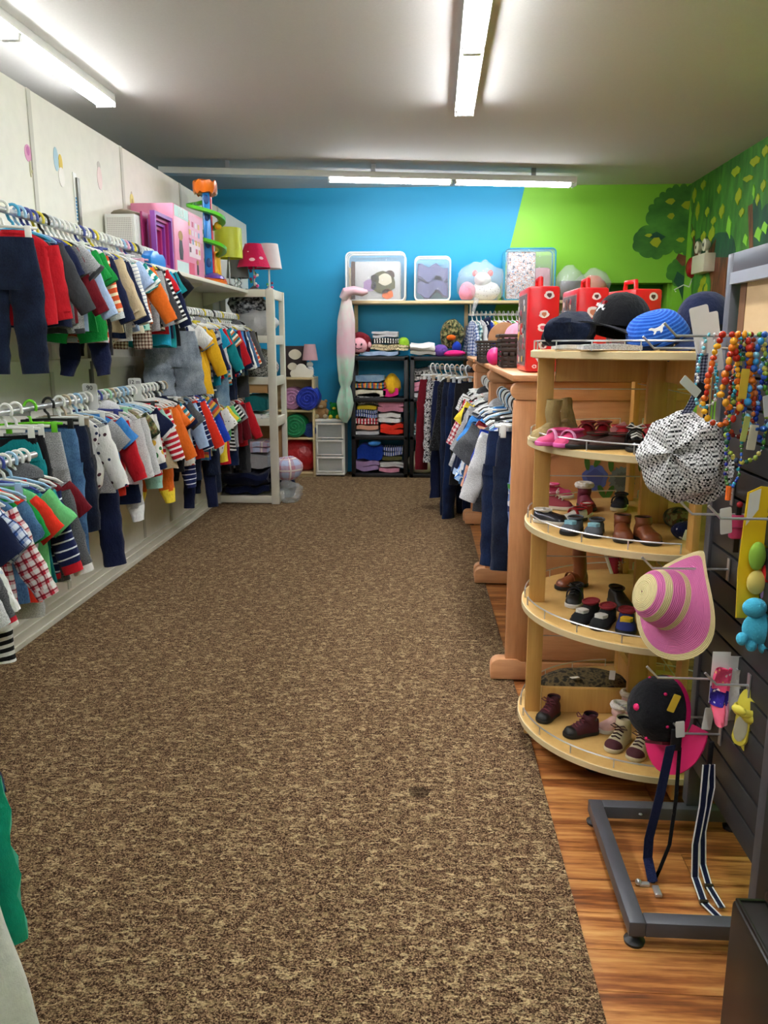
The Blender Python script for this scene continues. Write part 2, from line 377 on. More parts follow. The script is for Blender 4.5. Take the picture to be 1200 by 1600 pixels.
# hanging rails on the partition
def rail(label, X, z, y0, y1, brk, r=.013):
    o = thing('hanging_rail', label, 'clothes rail', (X, y0, z))
    MB().tube([(0, 0, 0), (0, y1-y0, 0)], r, 12).build('bar', CHROME, o)
    for b in brk:
        m = MB().box(XL-X+.016, .012, b-y0-.004, b-y0+.004, -.03, -.012).box(XL-X+.016, XL-X+.03, b-y0-.004, b-y0+.004, -.10, .03).box(-.018, .012, b-y0-.01, b-y0+.01, -.016, -.008)
        m.build('bracket', STEEL, o, False)
    return o
RU = rail('chrome rail high on the white partition beside the toy shelf', -1.72, 1.965, 2.2, 4.98, (2.6, 4.6))
RL = rail('chrome rail at waist height on the near white partition', -1.72, 1.175, 3.05, 5.9, (3.3, 4.6))
RX = rail('chrome rail set out furthest from the partition near its front', -1.56, 1.02, 2.1, 3.02, (2.3, 2.95))
RFU = rail('chrome rail under the toy shelf', -1.72, 1.655, 5.02, 7.06, (5.2, 5.85, 7.0))
RFL = rail('low chrome rail next to the white shelving unit', -1.74, 1.065, 5.7, 6.95, (5.85, 6.9))
# price-strip on the partition
# toy shelf
s = thing('toy_shelf', 'white shelf board on brackets carrying boxed toys above the rails', 'shelf', (-2.0, 4.66, 1.865))
bx('board', OFFWHITE, s, .0, .385, 0, 2.4, 0, .025, .003)
for yy in (.35, 1.19, 2.3):
    MB().prism([(.016, 0), (.33, 0), (.33, -.015), (.03, -.11), (.016, -.11)], yy-.004, yy+.004, 'y').build('bracket', OFFWHITE, s, False)
# white shelving unit beside the partition
WU = thing('shelving_unit', 'tall white wooden shelving unit with slatted open sides at the partition end', 'shelving unit', (-1.99, 7.08, 0))
UW, UD, UH = .59, .5, 1.9
for x0, y0, w_ in ((UW-.07, 0, .07), (UW-.045, UD-.05, .045), (0, 0, .05), (0, UD-.05, .05)):
    bx('post', OFFWHITE, WU, x0, x0+w_, y0, y0+.05, 0, UH, .003)
for z in (.05, .755, 1.12, 1.48, UH-.03):
    bx('shelf', OFFWHITE, WU, .02, UW-.02, .02, UD-.02, z-.005, z+.022)
    bx('front_rail', OFFWHITE, WU, .05, UW-.07, 0, .03, z-.035, z+.03, .003)
    bx('side_rail', OFFWHITE, WU, UW-.04, UW-.008, .05, UD-.05, z-.05, z+.03, .003)
bx('back_panel', wood('ply_back', '#b58a55', '#c79d68', (2, 2, 9)), WU, .05, UW-.05, UD-.012, UD, .08, .74)
for z0, z1 in ((1.01, 1.105),): bx('drawer_box', wood('ply_back', '#b58a55', '#c79d68', (2, 2, 9)), WU, .33, UW-.08, .015, .4, z0, z1)
# board shelf on the back wall
YS = 8.66
a_, b_ = pY(545, 470, YS), pY(908, 470, YS)
BS = thing('board_shelf', 'long thin pine shelf board across the blue and green back wall', 'shelf', (a_.x, YS, a_.z-.03))
BW = b_.x-a_.x
bx('board', BIRCH, BS, 0, BW, 0, .33, 0, .03, .002)
for px_ in (549, 727, 880):
    x = pY(px_, 500, YS).x-a_.x
    bx('upright', BIRCH, BS, x, x+.04, .31, .335, -(a_.z-.03)+.001, -.001)
BSZ = a_.z
# black plastic shelving
def black_shelf(label, px0, px1):
    a, b = pY(px0, 557, 8.62), pY(px1, 557, 8.62); W = b.x-a.x
    r = thing('plastic_shelving', label, 'shelving unit', (a.x, 8.62, 0)); zs = []
    for x in (0, W-.045):
        for y in (0, .30):
            bx('post', BLACKP, r, x, x+.045, y, y+.045, 0, pY(600, 553, 8.62).z-.02, .006)
    for py_ in (557, 622, 681, 740):
        z = pY(600, py_, 8.62).z; zs.append(z)
        m = MB().box(0, W, 0, .345, z-.045, z)
        m.build('shelf', BLACKP, r, True, .006)
    return r, a.x, W, zs
BK1, bk1x, bk1w, BZ = black_shelf('black plastic four-tier shelving stacked with folded linens', 548, 638)
BK2, bk2x, bk2w, _ = black_shelf('black plastic shelving half hidden behind the hanging trousers', 641, 738)
# cubby
a, b = pY(449, 590, 8.6), pY(490, 590, 8.6); cx0 = b.x-.56
CB = thing('bookcase', 'small pale wood bookcase holding rolled sleeping bags in the corner', 'bookcase', (cx0, 8.6, 0))
CZ = [pY(470, y, 8.6).z for y in (590, 641, 684, 738)]
for x in (0, .54): bx('side_panel', BIRCH, CB, x, x+.02, 0, .34, 0, CZ[0]-.02, .001)
for z in CZ: bx('shelf', BIRCH, CB, (0 if z == CZ[0] else .02), (.56 if z == CZ[0] else .54), 0, .34, z-.02, z, .001)
bx('plinth', BIRCH, CB, .02, .54, .02, .04, 0, CZ[3]-.02); bx('back_panel', BIRCH, CB, .02, .54, .33, .34, .02, CZ[0]-.02)
# plastic drawers
a, b = pY(492, 655, 8.64), pY(538, 655, 8.64); DW = b.x-a.x; DH = a.z
DR = thing('drawer_tower', 'white plastic drawer tower with three clear drawers', 'drawers', (a.x, 8.64, 0))
FROST = glassy('clear_drawer', '#d9dcdc', .35, .2)
bx('top', WHITE, DR, 0, DW, 0, .33, DH-.03, DH, .006); bx('base', WHITE, DR, 0, DW, 0, .33, .02, .05, .006)
for x in (0, DW-.02): bx('side_frame', WHITE, DR, x, x+.02, .02, .33, .05, DH-.03)
for y in (.02, .28):
    for x in (.01, DW-.05): bx('foot', BLACKP, DR, x, x+.04, y, y+.04, 0, .02)
dh = (DH-.08)/3
for i in range(3):
    z0 = .05+i*dh
    d = MB().box(.022, DW-.022, .0, .012, z0+.008, z0+dh-.02).box(.022, DW-.022, .012, .31, z0+.008, z0+.016).build('drawer', FROST, DR)
    m = MB().box(.012, DW-.012, -.008, .008, z0+dh-.03, z0+dh-.006).box(.012, .03, -.006, .006, z0+.004, z0+dh-.03).box(DW-.03, DW-.012, -.006, .006, z0+.004, z0+dh-.03).box(.03, DW-.03, -.006, .006, z0+.004, z0+.02)
    m.build('drawer_rim', WHITE, d, True, .002)
# wooden racks down the right side
def end_frame(r, y, wide=True):
    # outline of post with rounded arm and sled foot, X is local
    bx('post', PINEV, r, .06, .155, y, y+.045, .09, 1.22, .006)
    arm = arc(.085, 1.257, .037, pi/2, 1.5*pi, 10) + [(.78, 1.22), (.78, 1.294)]
    MB().prism(arm, y-.004, y+.05, 'y').build('arm', PINEX, r, True, .004)
    foot = [(-.002, .01), (-.004, .05)] + arc(.035, .065, .038, pi, pi/2, 6) + [(.11, .103), (.13, .09), (.78, .09), (.78, .01), (.05, .01)]
    MB().prism(foot, y-.008, y+.054, 'y').build('foot', PINEX, r, True, .004)
    for x in (.02, .7): bx('glide', BLACKP, r, x, x+.05, y, y+.045, 0.001, .011)
    bx('post', PINEV, r, .66, .755, y, y+.045, .09, 1.22, .006)
    if wide:
        p = bx('end_panel', PINE, r, .155, .66, y+.012, y+.03, .1, 1.22)
        wave = [(.155, 1.22), (.155, 1.02)] + [(.155+.505*i/16, 1.015+.05*sin(-1.2+i/16*5.0)) for i in range(17)] + [(.66, 1.22)]
        MB().prism(wave, y+.004, y+.013, 'y').build('wavy_rail', PINEX, p, True, .002)
        bx('lower_rail', PINEX, p, .155, .66, y+.004, y+.013, .1, .27, .002)
def wood_rack(label, y0, y1, wide=True):
    r = thing('wooden_rack', label, 'clothes rack', (.262, y0, 0)); L = y1-y0
    end_frame(r, 0, wide); end_frame(r, L-.06, False)
    bx('centre_panel', PINEV, r, .40, .425, .05, L-.06, .15, 1.2)
    bx('top_board', PINE, r, .05, .80, -.03, L-.02, 1.296, 1.322, .004)
    MB().tube([(.12, .04, 1.165), (.12, L-.05, 1.165)], .014, 10).build('rail', STEEL, r)
    return r
RKA = wood_rack('wooden sled-footed clothes rack with wavy end panel and red cases on top', 3.30, 4.79)
RKB = wood_rack('wooden sled-footed clothes rack between two others under dark baskets', 4.83, 6.42)
RKC = thing('wooden_rack', 'wooden sled-footed rack end carrying dark trousers on a side arm', 'clothes rack', (.25, 6.48, 0))
end_frame(RKC, 0, True); end_frame(RKC, 1.2, False)
bx('top_board', PINE, RKC, .05, .80, -.03, 1.25, 1.296, 1.322, .004)
MB().tube([(.05, .02, 1.235), (-.30, .80, 1.235)], .014, 10).build('rail', STEEL, RKC)
MB().tube([(.052, .016, 1.235), (.02, .09, 1.235)], .022, 10).build('rail_collar', BLACKP, RKC)
# painted flowers on the end panel of the nearest rack
FLB = plain('painted_blue_rose', '#5868b8', .5); FLG = plain('painted_grey_flower', '#70747a', .5); FLL = plain('painted_green_leaf', '#3f6b22', .5)
def fl(px_, py_, rx, mat, name, n=10, amp=.12, d=.003, ry=None, rot=0):
    c = pY(px_, py_, 3.33); ry = ry or rx
    P = []
    for i in range(40):
        a = 2*pi*i/40; k = 1+amp*sin(a*n); x, z = rx*k*cos(a), ry*k*sin(a)
        P.append((c.x-.262+x*cos(rot)-z*sin(rot), c.z+x*sin(rot)+z*cos(rot)))
    return MB().prism(P, .0119-d, .0125, 'y').build(name, mat, RKA, False)
fl(928, 745, .052, FLB, 'painted_rose', 7, .06); fl(928, 745, .034, plain('rose_dark', '#44509a', .5), 'painted_rose_heart', 5, .1, .005); fl(970, 748, .052, FLG, 'painted_daisy', 16, .12); fl(970, 748, .03, plain('daisy_core', '#565a60', .5), 'painted_daisy_heart', 12, .14, .005)
for x, y, ro in ((916, 722, .2), (933, 718, -.4), (953, 724, .1), (969, 716, 1.2), (1000, 724, 0), (938, 766, .5), (951, 768, -.4), (910, 762, -.2)):
    fl(x, y, .011, FLL, 'painted_leaf', 2, .05, .004, .032, ro)
# round display of shelves
DC = Vector((.78, 2.79, 0)); DRAD = .45
DZ = [.11, .535, .835, 1.125, 1.425]
RD = thing('round_display', 'round tiered maple display stand with wire guards full of shoes and hats', 'display stand', (DC.x, DC.y, 0))
for z in DZ:
    m = MB().lathe([(DRAD-.002, z-.026), (DRAD, z-.002), (DRAD-.003, z)], 72)
    sh = m.build('shelf', MAPLE, RD)
    MB().lathe([(DRAD-.004, z-.024), (DRAD+.004, z-.023), (DRAD+.004, z-.003), (DRAD-.004, z-.0015)], 72, cap=False).build('edge_band', MAPLEE, sh)
    zz = z+.03
    for q in range(4):
        a0 = q*pi/2+.10; a1 = (q+1)*pi/2-.10; rr = DRAD-.008
        P = [(rr*cos(a0), rr*sin(a0), z)] + [(rr*cos(a0+(a1-a0)*i/20), rr*sin(a0+(a1-a0)*i/20), zz) for i in range(21)] + [(rr*cos(a1), rr*sin(a1), z)]
        w_ = MB().tube(P, .0028, 6)
        for i in (5, 10, 15):
            a = a0+(a1-a0)*i/20; w_.tube([(rr*cos(a), rr*sin(a), z-.002), (rr*cos(a), rr*sin(a), zz)], .002, 6)
        w_.build('wire_guard', CHROME, sh)
for a, nm in ((pi, 'w'), (1.5*pi, 's'), (0, 'e'), (.5*pi, 'n')):
    dx, dy = round(cos(a)), round(sin(a)); px_, py_ = -dy, dx
    for z0, z1 in zip([.02]+DZ[:-1], DZ):
        q0, q1 = DRAD-.075, DRAD-.02
        xs = sorted((dx*q0-px_*.011, dx*q1+px_*.011)); ys = sorted((dy*q0-py_*.011, dy*q1+py_*.011))
        bx('post', MAPLEV, RD, xs[0], xs[1], ys[0], ys[1], z0+.0005, z1-.0265, .002)
        if z0 > .05:
            MB().tube([(dx*.04, dy*.04, z1-.13), (dx*q0, dy*q0, z1-.13)], .002, 6).build('guard_wire', CHROME, RD)
    xs = sorted((dx*.03-px_*.011, dx*(DRAD-.08)+px_*.011)); ys = sorted((dy*.03-py_*.011, dy*(DRAD-.08)+py_*.011))
    bx('divider', MAPLEV, RD, xs[0], xs[1], ys[0], ys[1], DZ[0]+.001, DZ[0]+.095, .002)
    bx('top_rail', MAPLEV, RD, xs[0], xs[1], ys[0], ys[1], DZ[4]-.105, DZ[4]-.027, .002)
for z0, z1 in zip(DZ[:-1], DZ[1:]):
    m = MB().box(-.065, .0, -.03, .0, z0+.0005, z1-.0265); m.build('centre_post', MAPLEV, RD, True, .002)
    bx('centre_post', MAPLEV, RD, .0, .03, -.03, .055, z0+.0005, z1-.0265, .002)
for a in (pi*.75, pi*1.25, pi*1.75, pi*.25):
    MB().lathe([(.028, .0), (.03, .05), (.02, .084)], 14, (.3*cos(a), .3*sin(a), 0)).build('caster', BLACKP, RD)
# grey slatwall gondola
GX = .80
GD = thing('slatwall_stand', 'charcoal slatwall stand on a steel base hung with accessories', 'display stand', (GX, 1.73, 0))
GL = .56
for y in (0, GL-.04): bx('post', DKGREY, GD, -.02, .02, y, y+.04, .07, 1.68, .002)
bx('header', DKGREY, GD, -.02, .02, .04, GL-.04, 1.63, 1.68, .002)
bx('header_strip', plain('silver_strip', '#c8cad2', .3, .5), GD, -.024, -.006, .04, GL-.04, 1.60, 1.63)
SLM = plain('charcoal_slat', '#2e2e30', .42)
bx('backing', plain('slat_groove', '#0f0f10', .7), GD, .006, .016, .04, GL-.04, .2, 1.44)
nb = 16
for i in range(nb):
    z0 = .2+i*(1.24/nb); bx('slat', SLM, GD, -.012, .006, .041, GL-.041, z0+.0035, z0+1.24/nb-.0035, .002)
bx('header_lower', DKGREY, GD, -.02, .02, .04, GL-.04, 1.44, 1.465, .002)
bx('sign_board', wood('sign_ply', '#c9a777', '#d9bb8d', (1, 2, 5)), GD, .0, .008, .1, GL-.1, 1.465, 1.60)
bx('sign_edge', plain('sign_edge_brown', '#7a5436', .5), GD, -.002, .006, GL-.1, GL-.06, 1.465, 1.6)
bx('base_bar', DKGREY, GD, -.31, -.27, .0, .54, .03, .07, .003)
bx('base_bar', DKGREY, GD, -.27, .2, .0, .04, .03, .07, .003); bx('base_bar', DKGREY, GD, -.27, .2, .50, .54, .03, .07, .003)
for x, y in ((-.29, .02), (-.29, .52), (.12, .02), (.12, .52)):
    MB().lathe([(.024, 0), (.026, .008), (.01, .018), (.008, .03)], 18, (x, y, 0)).build('foot', BLACKP, GD)
for x in (-.16, -.12): MB().lathe([(.006, 0), (.004, .003)], 10, (0, 0, 0)).build('bolt', CHROME, GD).location = (x, .498, .05)
# ottoman
OT = thing('ottoman', 'black faux leather storage cube with padded lid beside the slatwall stand', 'ottoman', (.585, .98, 0))
LEA = plain('black_leatherette', '#15130f', .38)
bx('box', LEA, OT, 0, .42, 0, .42, .001, .40, .012); 
MB().box(.05, .405, .015, .405, .401, .44).build('lid', plain('black_lid', '#101010', .25), OT, True, .016)
MB().tube([(.01, .01, .4), (.01, .41, .4), (.41, .41, .4), (.41, .01, .4), (.01, .01, .4)], .005, 8).build('piping', LEA, OT)
# ------------------------------------------------------------------ fabrics
FAB = {}
def fab_base(t, col, rough=.95, bs=.35):
    n = t.noise(t.coord('UV'), 420, 2); n2 = t.noise(t.coord('Object', (1, 1, .55)), 20, 4, .6)
    t.bump(t.math('ADD', t.math('MULTIPLY', n, .12), n2), .75, .016)
    t.b.inputs['Specular IOR Level'].default_value = .15
    if 'Sheen Weight' in t.b.inputs: t.b.inputs['Sheen Weight'].default_value = .1
    return t.out(col, rough)
def F_plain(k, words, c):
    t = NT('fabric_'+k); n = t.noise(t.coord('UV'), 60, 3); cc = lin(c)
    FAB[k] = (words, fab_base(t, t.mix(n, tuple(x*.8 for x in cc[:3]), tuple(min(1, x*1.08) for x in cc[:3]))))
def F_heather(k, words, c1, c2):
    t = NT('fabric_'+k); n = t.noise(t.coord('UV', (1, .5, 1)), 380, 2); FAB[k] = (words, fab_base(t, t.ramp(n, [(.35, c1), (.65, c2)])))
def F_denim(k, words, c1, c2):
    t = NT('fabric_'+k); n = t.noise(t.coord('UV', (1, .35, 1)), 300, 2); n2 = t.noise(t.coord('Object'), 9, 3)
    c = t.ramp(t.math('ADD', t.math('MULTIPLY', n, .35), t.math('MULTIPLY', n2, .65)), [(.38, c1), (.66, c2)]); FAB[k] = (words, fab_base(t, c))
def F_stripe(k, words, c1, c2, per=.03, ratio=.5, axis=1, c3=None):
    t = NT('fabric_'+k); sp = t.n('ShaderNodeSeparateXYZ'); t.l(t.coord('UV'), sp.inputs[0])
    f = t.math('FRACT', t.math('DIVIDE', sp.outputs[axis], per)); e = t.math('GREATER_THAN', f, ratio)
    c = t.mix(e, c1, c2)
    if c3: c = t.mix(t.math('GREATER_THAN', f, (1+ratio)/2), c, c3)
    FAB[k] = (words, fab_base(t, c))
def F_plaid(k, words, c0, c1, c2, per=.045):
    t = NT('fabric_'+k); sp = t.n('ShaderNodeSeparateXYZ'); t.l(t.coord('UV'), sp.inputs[0])
    e = [t.math('GREATER_THAN', t.math('FRACT', t.math('DIVIDE', sp.outputs[i], per)), .5) for i in (0, 1)]
    g = [t.math('GREATER_THAN', t.math('FRACT', t.math('ADD', t.math('DIVIDE', sp.outputs[i], per), .3)), .88) for i in (0, 1)]
    c = t.mix(t.math('MULTIPLY', t.math('ADD', e[0], e[1]), .5), c0, c1); c = t.mix(t.math('MAXIMUM', g[0], g[1]), c, c2); FAB[k] = (words, fab_base(t, c))
def F_dots(k, words, c0, c1, sc=38, r=.28, c2=None):
    t = NT('fabric_'+k); v = t.n('ShaderNodeTexVoronoi'); v.inputs['Scale'].default_value = sc; v.inputs['Randomness'].default_value = .55
    t.l(t.coord('UV'), v.inputs['Vector']); e = t.math('LESS_THAN', v.outputs['Distance'], r)
    cc = c1
    if c2:
        s2 = t.n('ShaderNodeSeparateColor'); t.l(v.outputs['Color'], s2.inputs[0]); cc = t.ramp(s2.outputs[0], [(0, c1), (.5, c2)] if isinstance(c2, str) else [(i/len(c2), x) for i, x in enumerate(c2)], 'CONSTANT')
    FAB[k] = (words, fab_base(t, t.mix(e, c0, cc)))
def F_camo(k, words, cs, sc=26):
    t = NT('fabric_'+k); n = t.noise(t.coord('UV'), sc, 2); FAB[k] = (words, fab_base(t, t.ramp(n, [(.0 if i == 0 else .36+.28*i/len(cs), c) for i, c in enumerate(cs)], 'CONSTANT')))
for k, w_, c in [('navy', 'navy', '#141c3c'), ('black', 'black', '#121216'), ('charcoal', 'charcoal', '#3b3c40'), ('red', 'red', '#c01a26'), ('brightred', 'bright red', '#e0321e'), ('maroon', 'maroon', '#6a101c'),
                 ('green', 'green', '#128a3a'), ('lime', 'lime green', '#8cb82e'), ('teal', 'teal', '#0e7f86'), ('white', 'white', '#ecebe8'), ('cream', 'cream', '#e2d9c2'), ('tan', 'tan', '#b9a784'), ('beige', 'beige knit', '#c6b190'),
                 ('lblue', 'pale blue', '#a9c0e2'), ('royal', 'royal blue', '#1c3fae'), ('blue', 'mid blue', '#3f86cf'), ('turq', 'turquoise', '#1491b4'), ('yellow', 'mustard yellow', '#d9a81c'), ('bryellow', 'bright yellow', '#ecd03a'), ('orange', 'orange', '#e06a1e'),
                 ('mint', 'mint', '#9fd0c0'), ('aqua', 'aqua green', '#13a283'), ('pink', 'pink', '#e59ab2'), ('hotpink', 'hot pink', '#e0287e'), ('purple', 'purple', '#6a4a9c'), ('lilac', 'lilac', '#a88ab8'), ('peach', 'peach', '#e6a98c'), ('olive', 'olive', '#5c5a34'), ('brown', 'brown', '#4a2c20'), ('lgreen', 'light green', '#6cc47c'), ('khaki', 'khaki', '#8e8468')]: F_plain(k, w_, c)
F_heather('grey', 'heather grey', '#6f7074', '#b4b4b6'); F_heather('lgrey', 'light grey marl', '#a9a9ad', '#dedede'); F_heather('dgrey', 'dark grey marl', '#3a3b3e', '#6a6b6f')
F_denim('denim', 'blue denim', '#2c4c72', '#5b84ad'); F_denim('ddenim', 'dark denim', '#0b1122', '#1c2741'); F_denim('ldenim', 'faded denim', '#5f7f9c', '#9db6c8'); F_denim('gdenim', 'grey denim', '#5d6672', '#9aa3ad'); F_denim('ink', 'indigo denim', '#0a1430', '#15284e')
F_stripe('ornstripe', 'orange and cream striped', '#d6542a', '#ecd9bb', .04, .62); F_stripe('navystripe', 'navy and white pinstriped', '#18204a', '#dfe2ea', .034, .82); F_stripe('tealstripe', 'teal and white striped', '#157d78', '#e9ece6', .045, .55)
F_stripe('bwstripe', 'black and white striped', '#141416', '#e9e8e4', .03, .55); F_stripe('wstripe', 'white thin-striped', '#eceae6', '#6a7a9c', .02, .82); F_stripe('redstripe', 'red and white striped', '#bf2030', '#ece8e4', .036, .6)
F_stripe('bluestripe', 'blue and white striped', '#2c4ea0', '#e8ebf2', .026, .6); F_stripe('multistripe', 'rainbow striped', '#d0a23a', '#2f6c8c', .06, .33, 1, '#b84a3a'); F_stripe('tealmulti', 'teal and orange striped', '#1c7f92', '#e6e2d4', .05, .4, 1, '#cc6a34')
F_stripe('track', 'navy white-piped', '#111730', '#f0f0f0', .09, .86, 0); F_stripe('graystripe', 'grey and navy striped', '#9a9ea6', '#22284a', .05, .6)
F_plaid('redplaid', 'red and white plaid', '#e8e4e4', '#c02a3c', '#7c1a2a', .032); F_plaid('blueplaid', 'blue and white plaid', '#dfe6f2', '#4a6cb4', '#20305e', .036); F_plaid('tealplaid', 'teal plaid', '#d8e6e4', '#2c8a94', '#24506a', .05); F_plaid('darkplaid', 'dark checked', '#2c3038', '#6c7078', '#16181c', .03); F_plaid('brownplaid', 'brown diamond-checked', '#e0d2c0', '#7a4a3a', '#3a2620', .02); F_plaid('bluecheck', 'bright blue checked', '#eef2f8', '#2c7ad0', '#1a4a9a', .05)
F_dots('whitedot', 'white black-spotted', '#efeeea', '#2c2c34', 42, .2); F_dots('anchor', 'white anchor-print', '#efeeec', '#4c2c3c', 30, .26, '#2c3658'); F_dots('navydot', 'navy white-spotted', '#161c40', '#e4e4ea', 34, .25); F_dots('pinkdot', 'magenta spotted', '#c01c50', '#efc9d4', 20, .22)
F_dots('floral', 'blue floral-print', '#7c92c8', '#b02a44', 26, .42, ['#b02a44', '#26306a', '#4c9a4c', '#e6e6ee', '#7c92c8']); F_dots('dfloral', 'dark floral-print', '#1c2a4a', '#b02a44', 30, .42, ['#2c7a4a', '#7c92c8', '#26306a', '#c0c4d0', '#a02a3c']); F_dots('wfloral', 'white floral-print', '#efece6', '#c0503c', 22, .4, ['#c0503c', '#3a7a44', '#efece6', '#d8a83c']); F_dots('animal', 'white animal-print', '#efefec', '#7a8a9c', 24, .36, ['#7a8a9c', '#c8d4e0', '#b0b0a0', '#efefec'])
F_dots('leopard', 'leopard-spotted', '#d8c8a0', '#4a3a28', 55, .34); F_dots('blackknit', 'black flecked knit', '#121214', '#3a3c40', 90, .3); F_dots('redmulti', 'black and red printed', '#171516', '#9a2c20', 22, .3, ['#9a2c20', '#5c4438', '#c8b8b0'])
F_camo('camo', 'green camouflage', ['#20281c', '#4c5a34', '#6a5238', '#8a8a5c']); F_camo('gcamo', 'grey camouflage', ['#26282c', '#5c6068', '#8a8e96', '#b8bcc2']); F_camo('bwprint', 'black and white printed', ['#18181a', '#e6e4e0', '#2c2c30', '#cfcdc9'], 40); F_camo('bluetie', 'blue tie-dyed', ['#e8eef6', '#9cc0ea', '#2c6cc8', '#e8eef6'], 14)
F_plaid('patch', 'patchwork', '#b8c4e0', '#c88a9a', '#e8e0d8', .14); F_dots('tealprint', 'teal printed', '#1c6e70', '#d8b83c', 8, .22, '#2c8a6a')
def fm(k): return FAB[k][1]

# ------------------------------------------------------------------ garments: local frame, neck at the origin, front towards -y
GR = random.Random(11)
def cloth_ring(n, w_, th, z, ph, amp, k, bend, cx=0.0, cy=0.0, skew=0.0):
    out = []
    for i in range(n):
        a = 2*pi*i/n; ca, sa = cos(a), sin(a)
        x = w_/2*(abs(ca)**.75)*(1 if ca >= 0 else -1); y = th/2*(abs(sa)**.8)*(1 if sa >= 0 else -1)
        f = amp*sin(k*x*2*pi/.3+ph) + amp*.5*sin(k*2.3*x*2*pi/.3+ph*2.1+z*9)
        out.append((cx+x*(1+.02*sin(z*21+ph)), cy+y+f+bend*x*x*6*(1 if bend else 0), z+skew*x+amp*.35*sin(k*1.7*x*20+ph)))
    return out
def loft(prof, n=24, ph=0., amp=.006, k=1.3, bend=0., m=None, cap=(False, True), seglen=.03):
    # prof: list of (z, width, thickness[, cx, cy]); refined along z
    P = [tuple(p)+(0,)*(5-len(p)) for p in prof]; rs = []; z0 = P[0][0]; zt = max(abs(P[-1][0]-z0), .01)
    for a, b in zip(P, P[1:]):
        q = max(1, int(abs(a[0]-b[0])/seglen))
        for j in range(q):
            f = j/q; v = [a[i]+(b[i]-a[i])*f for i in range(5)]
            g = abs(v[0]-z0)/zt
            rs.append(cloth_ring(n, v[1], v[2], v[0], ph+v[0]*3, amp*(.25+.9*g), k, bend, v[3], v[4]))
    v = P[-1]; rs.append(cloth_ring(n, v[1], v[2], v[0], ph+v[0]*3, amp*1.15, k, bend, v[3], v[4]))
    return (m or MB()).rings(rs, cap[0], cap[1])
def limb(p0, p1, w0, w1, th, ph, m=None, n=14, bow=.0, wr=.004, segs=8):
    # a flattened tube from p0 to p1 (sleeve or trouser leg)
    p0, p1 = Vector(p0), Vector(p1); d = (p1-p0).normalized(); L = (p1-p0).length
    u = Vector((0, 1, 0)); s_ = d.cross(u).normalized(); rs = []
    for j in range(segs+1):
        f = j/segs; c = p0+(p1-p0)*f + Vector((0, bow*sin(pi*f), 0)); w_ = w0+(w1-w0)*f
        ring = []
        for i in range(n):
            a = 2*pi*i/n; ca, sa = cos(a), sin(a)
            x = w_/2*(abs(ca)**.8)*(1 if ca > 0 else -1); y = th/2*sa*(1 if f < .98 else 1.05)
            y += 1.5*wr*sin(f*L*42+ph+ca*2) + 1.3*wr*sin(f*L*75+ph*1.7+ca*1.5)*(1 if sa > 0 else -1)
            x *= 1+.05*sin(f*L*55+ph)
            ring.append(c+s_*x+u*y)
        rs.append(ring)
    return (m or MB()).rings(rs, False, True)
def shirt(root, mat, S=1.0, L=.38, W=.29, sl='short', trim=None, sleeve=None, body='tee', ph=None, drop=None):
    ph = GR.uniform(0, 6) if ph is None else ph; W *= S; L *= S; th = .045
    top = [(-.004, .10*S, .03), (-.018*S, .16*S, .035), (-.04*S, W*.80, .04), (-.06*S, W*.93, th), (-.13*S, W*.90, th*1.1)]
    if body == 'tee': prof = top+[(-L*.7, W*.96, th*1.25), (-L, W*1.02, th*1.3)]
    elif body == 'onesie': prof = top+[(-L*.62, W*.98, th*1.3), (-L*.8, W*.9, th*1.2), (-L*.9, W*.55, th), (-L, W*.30, th*.8)]
    elif body == 'dress': prof = top+[(-L*.45, W*.95, th*1.3), (-L, W*1.5, th*2.2)]
    elif body == 'body': prof = top+[(-L*.6, W*.95, th*1.25)]
    b = loft(prof, 30, ph, .0115, 1.5, GR.uniform(-.35, .35)*.3).build('body', mat, root)
    MB().rings([cloth_ring(20, .104*S, .034, .0, 0, 0, 1, 0), cloth_ring(20, .118*S, .04, -.014*S, 0, 0, 1, 0)], False, False).build('collar', trim or mat, root)
    sm = sleeve or mat
    if sl != 'none':
        sL = (.13 if sl == 'short' else .27)*S
        for sx in (-1, 1):
            dr = R_(GR.uniform(62, 80) if sl == 'long' else GR.uniform(42, 62)) if drop is None else R_(drop)
            p0 = Vector((sx*W*.40, 0, -.062*S)); d = Vector((sx*cos(dr), GR.uniform(-.15, .05), -sin(dr))); p1 = p0+d*sL
            s_ = limb(p0, p1, .115*S, (.10 if sl == 'short' else .078)*S, .045, GR.uniform(0, 6)).build('sleeve', sm, root)
            if sl == 'long' or trim: limb(p1-d*.004, p1+d*(.03 if sl == 'long' else .012), (.076 if sl == 'long' else .104)*S, (.07 if sl == 'long' else .104)*S, .048, 0, segs=2, wr=.001).build('cuff', trim or sm, s_)
    if trim and body in ('tee', 'dress'):
        q = .018; z = -L
        MB().rings([cloth_ring(26, (W*1.025 if body == 'tee' else W*1.5), th*1.34 if body == 'tee' else th*2.2, z+q, ph+z*3, .008, 1.3, 0), cloth_ring(26, W*1.03 if body == 'tee' else W*1.51, th*1.36 if body == 'tee' else th*2.2, z-.004, ph+z*3, .008, 1.3, 0)], False, False).build('hem', trim, root)
    return b
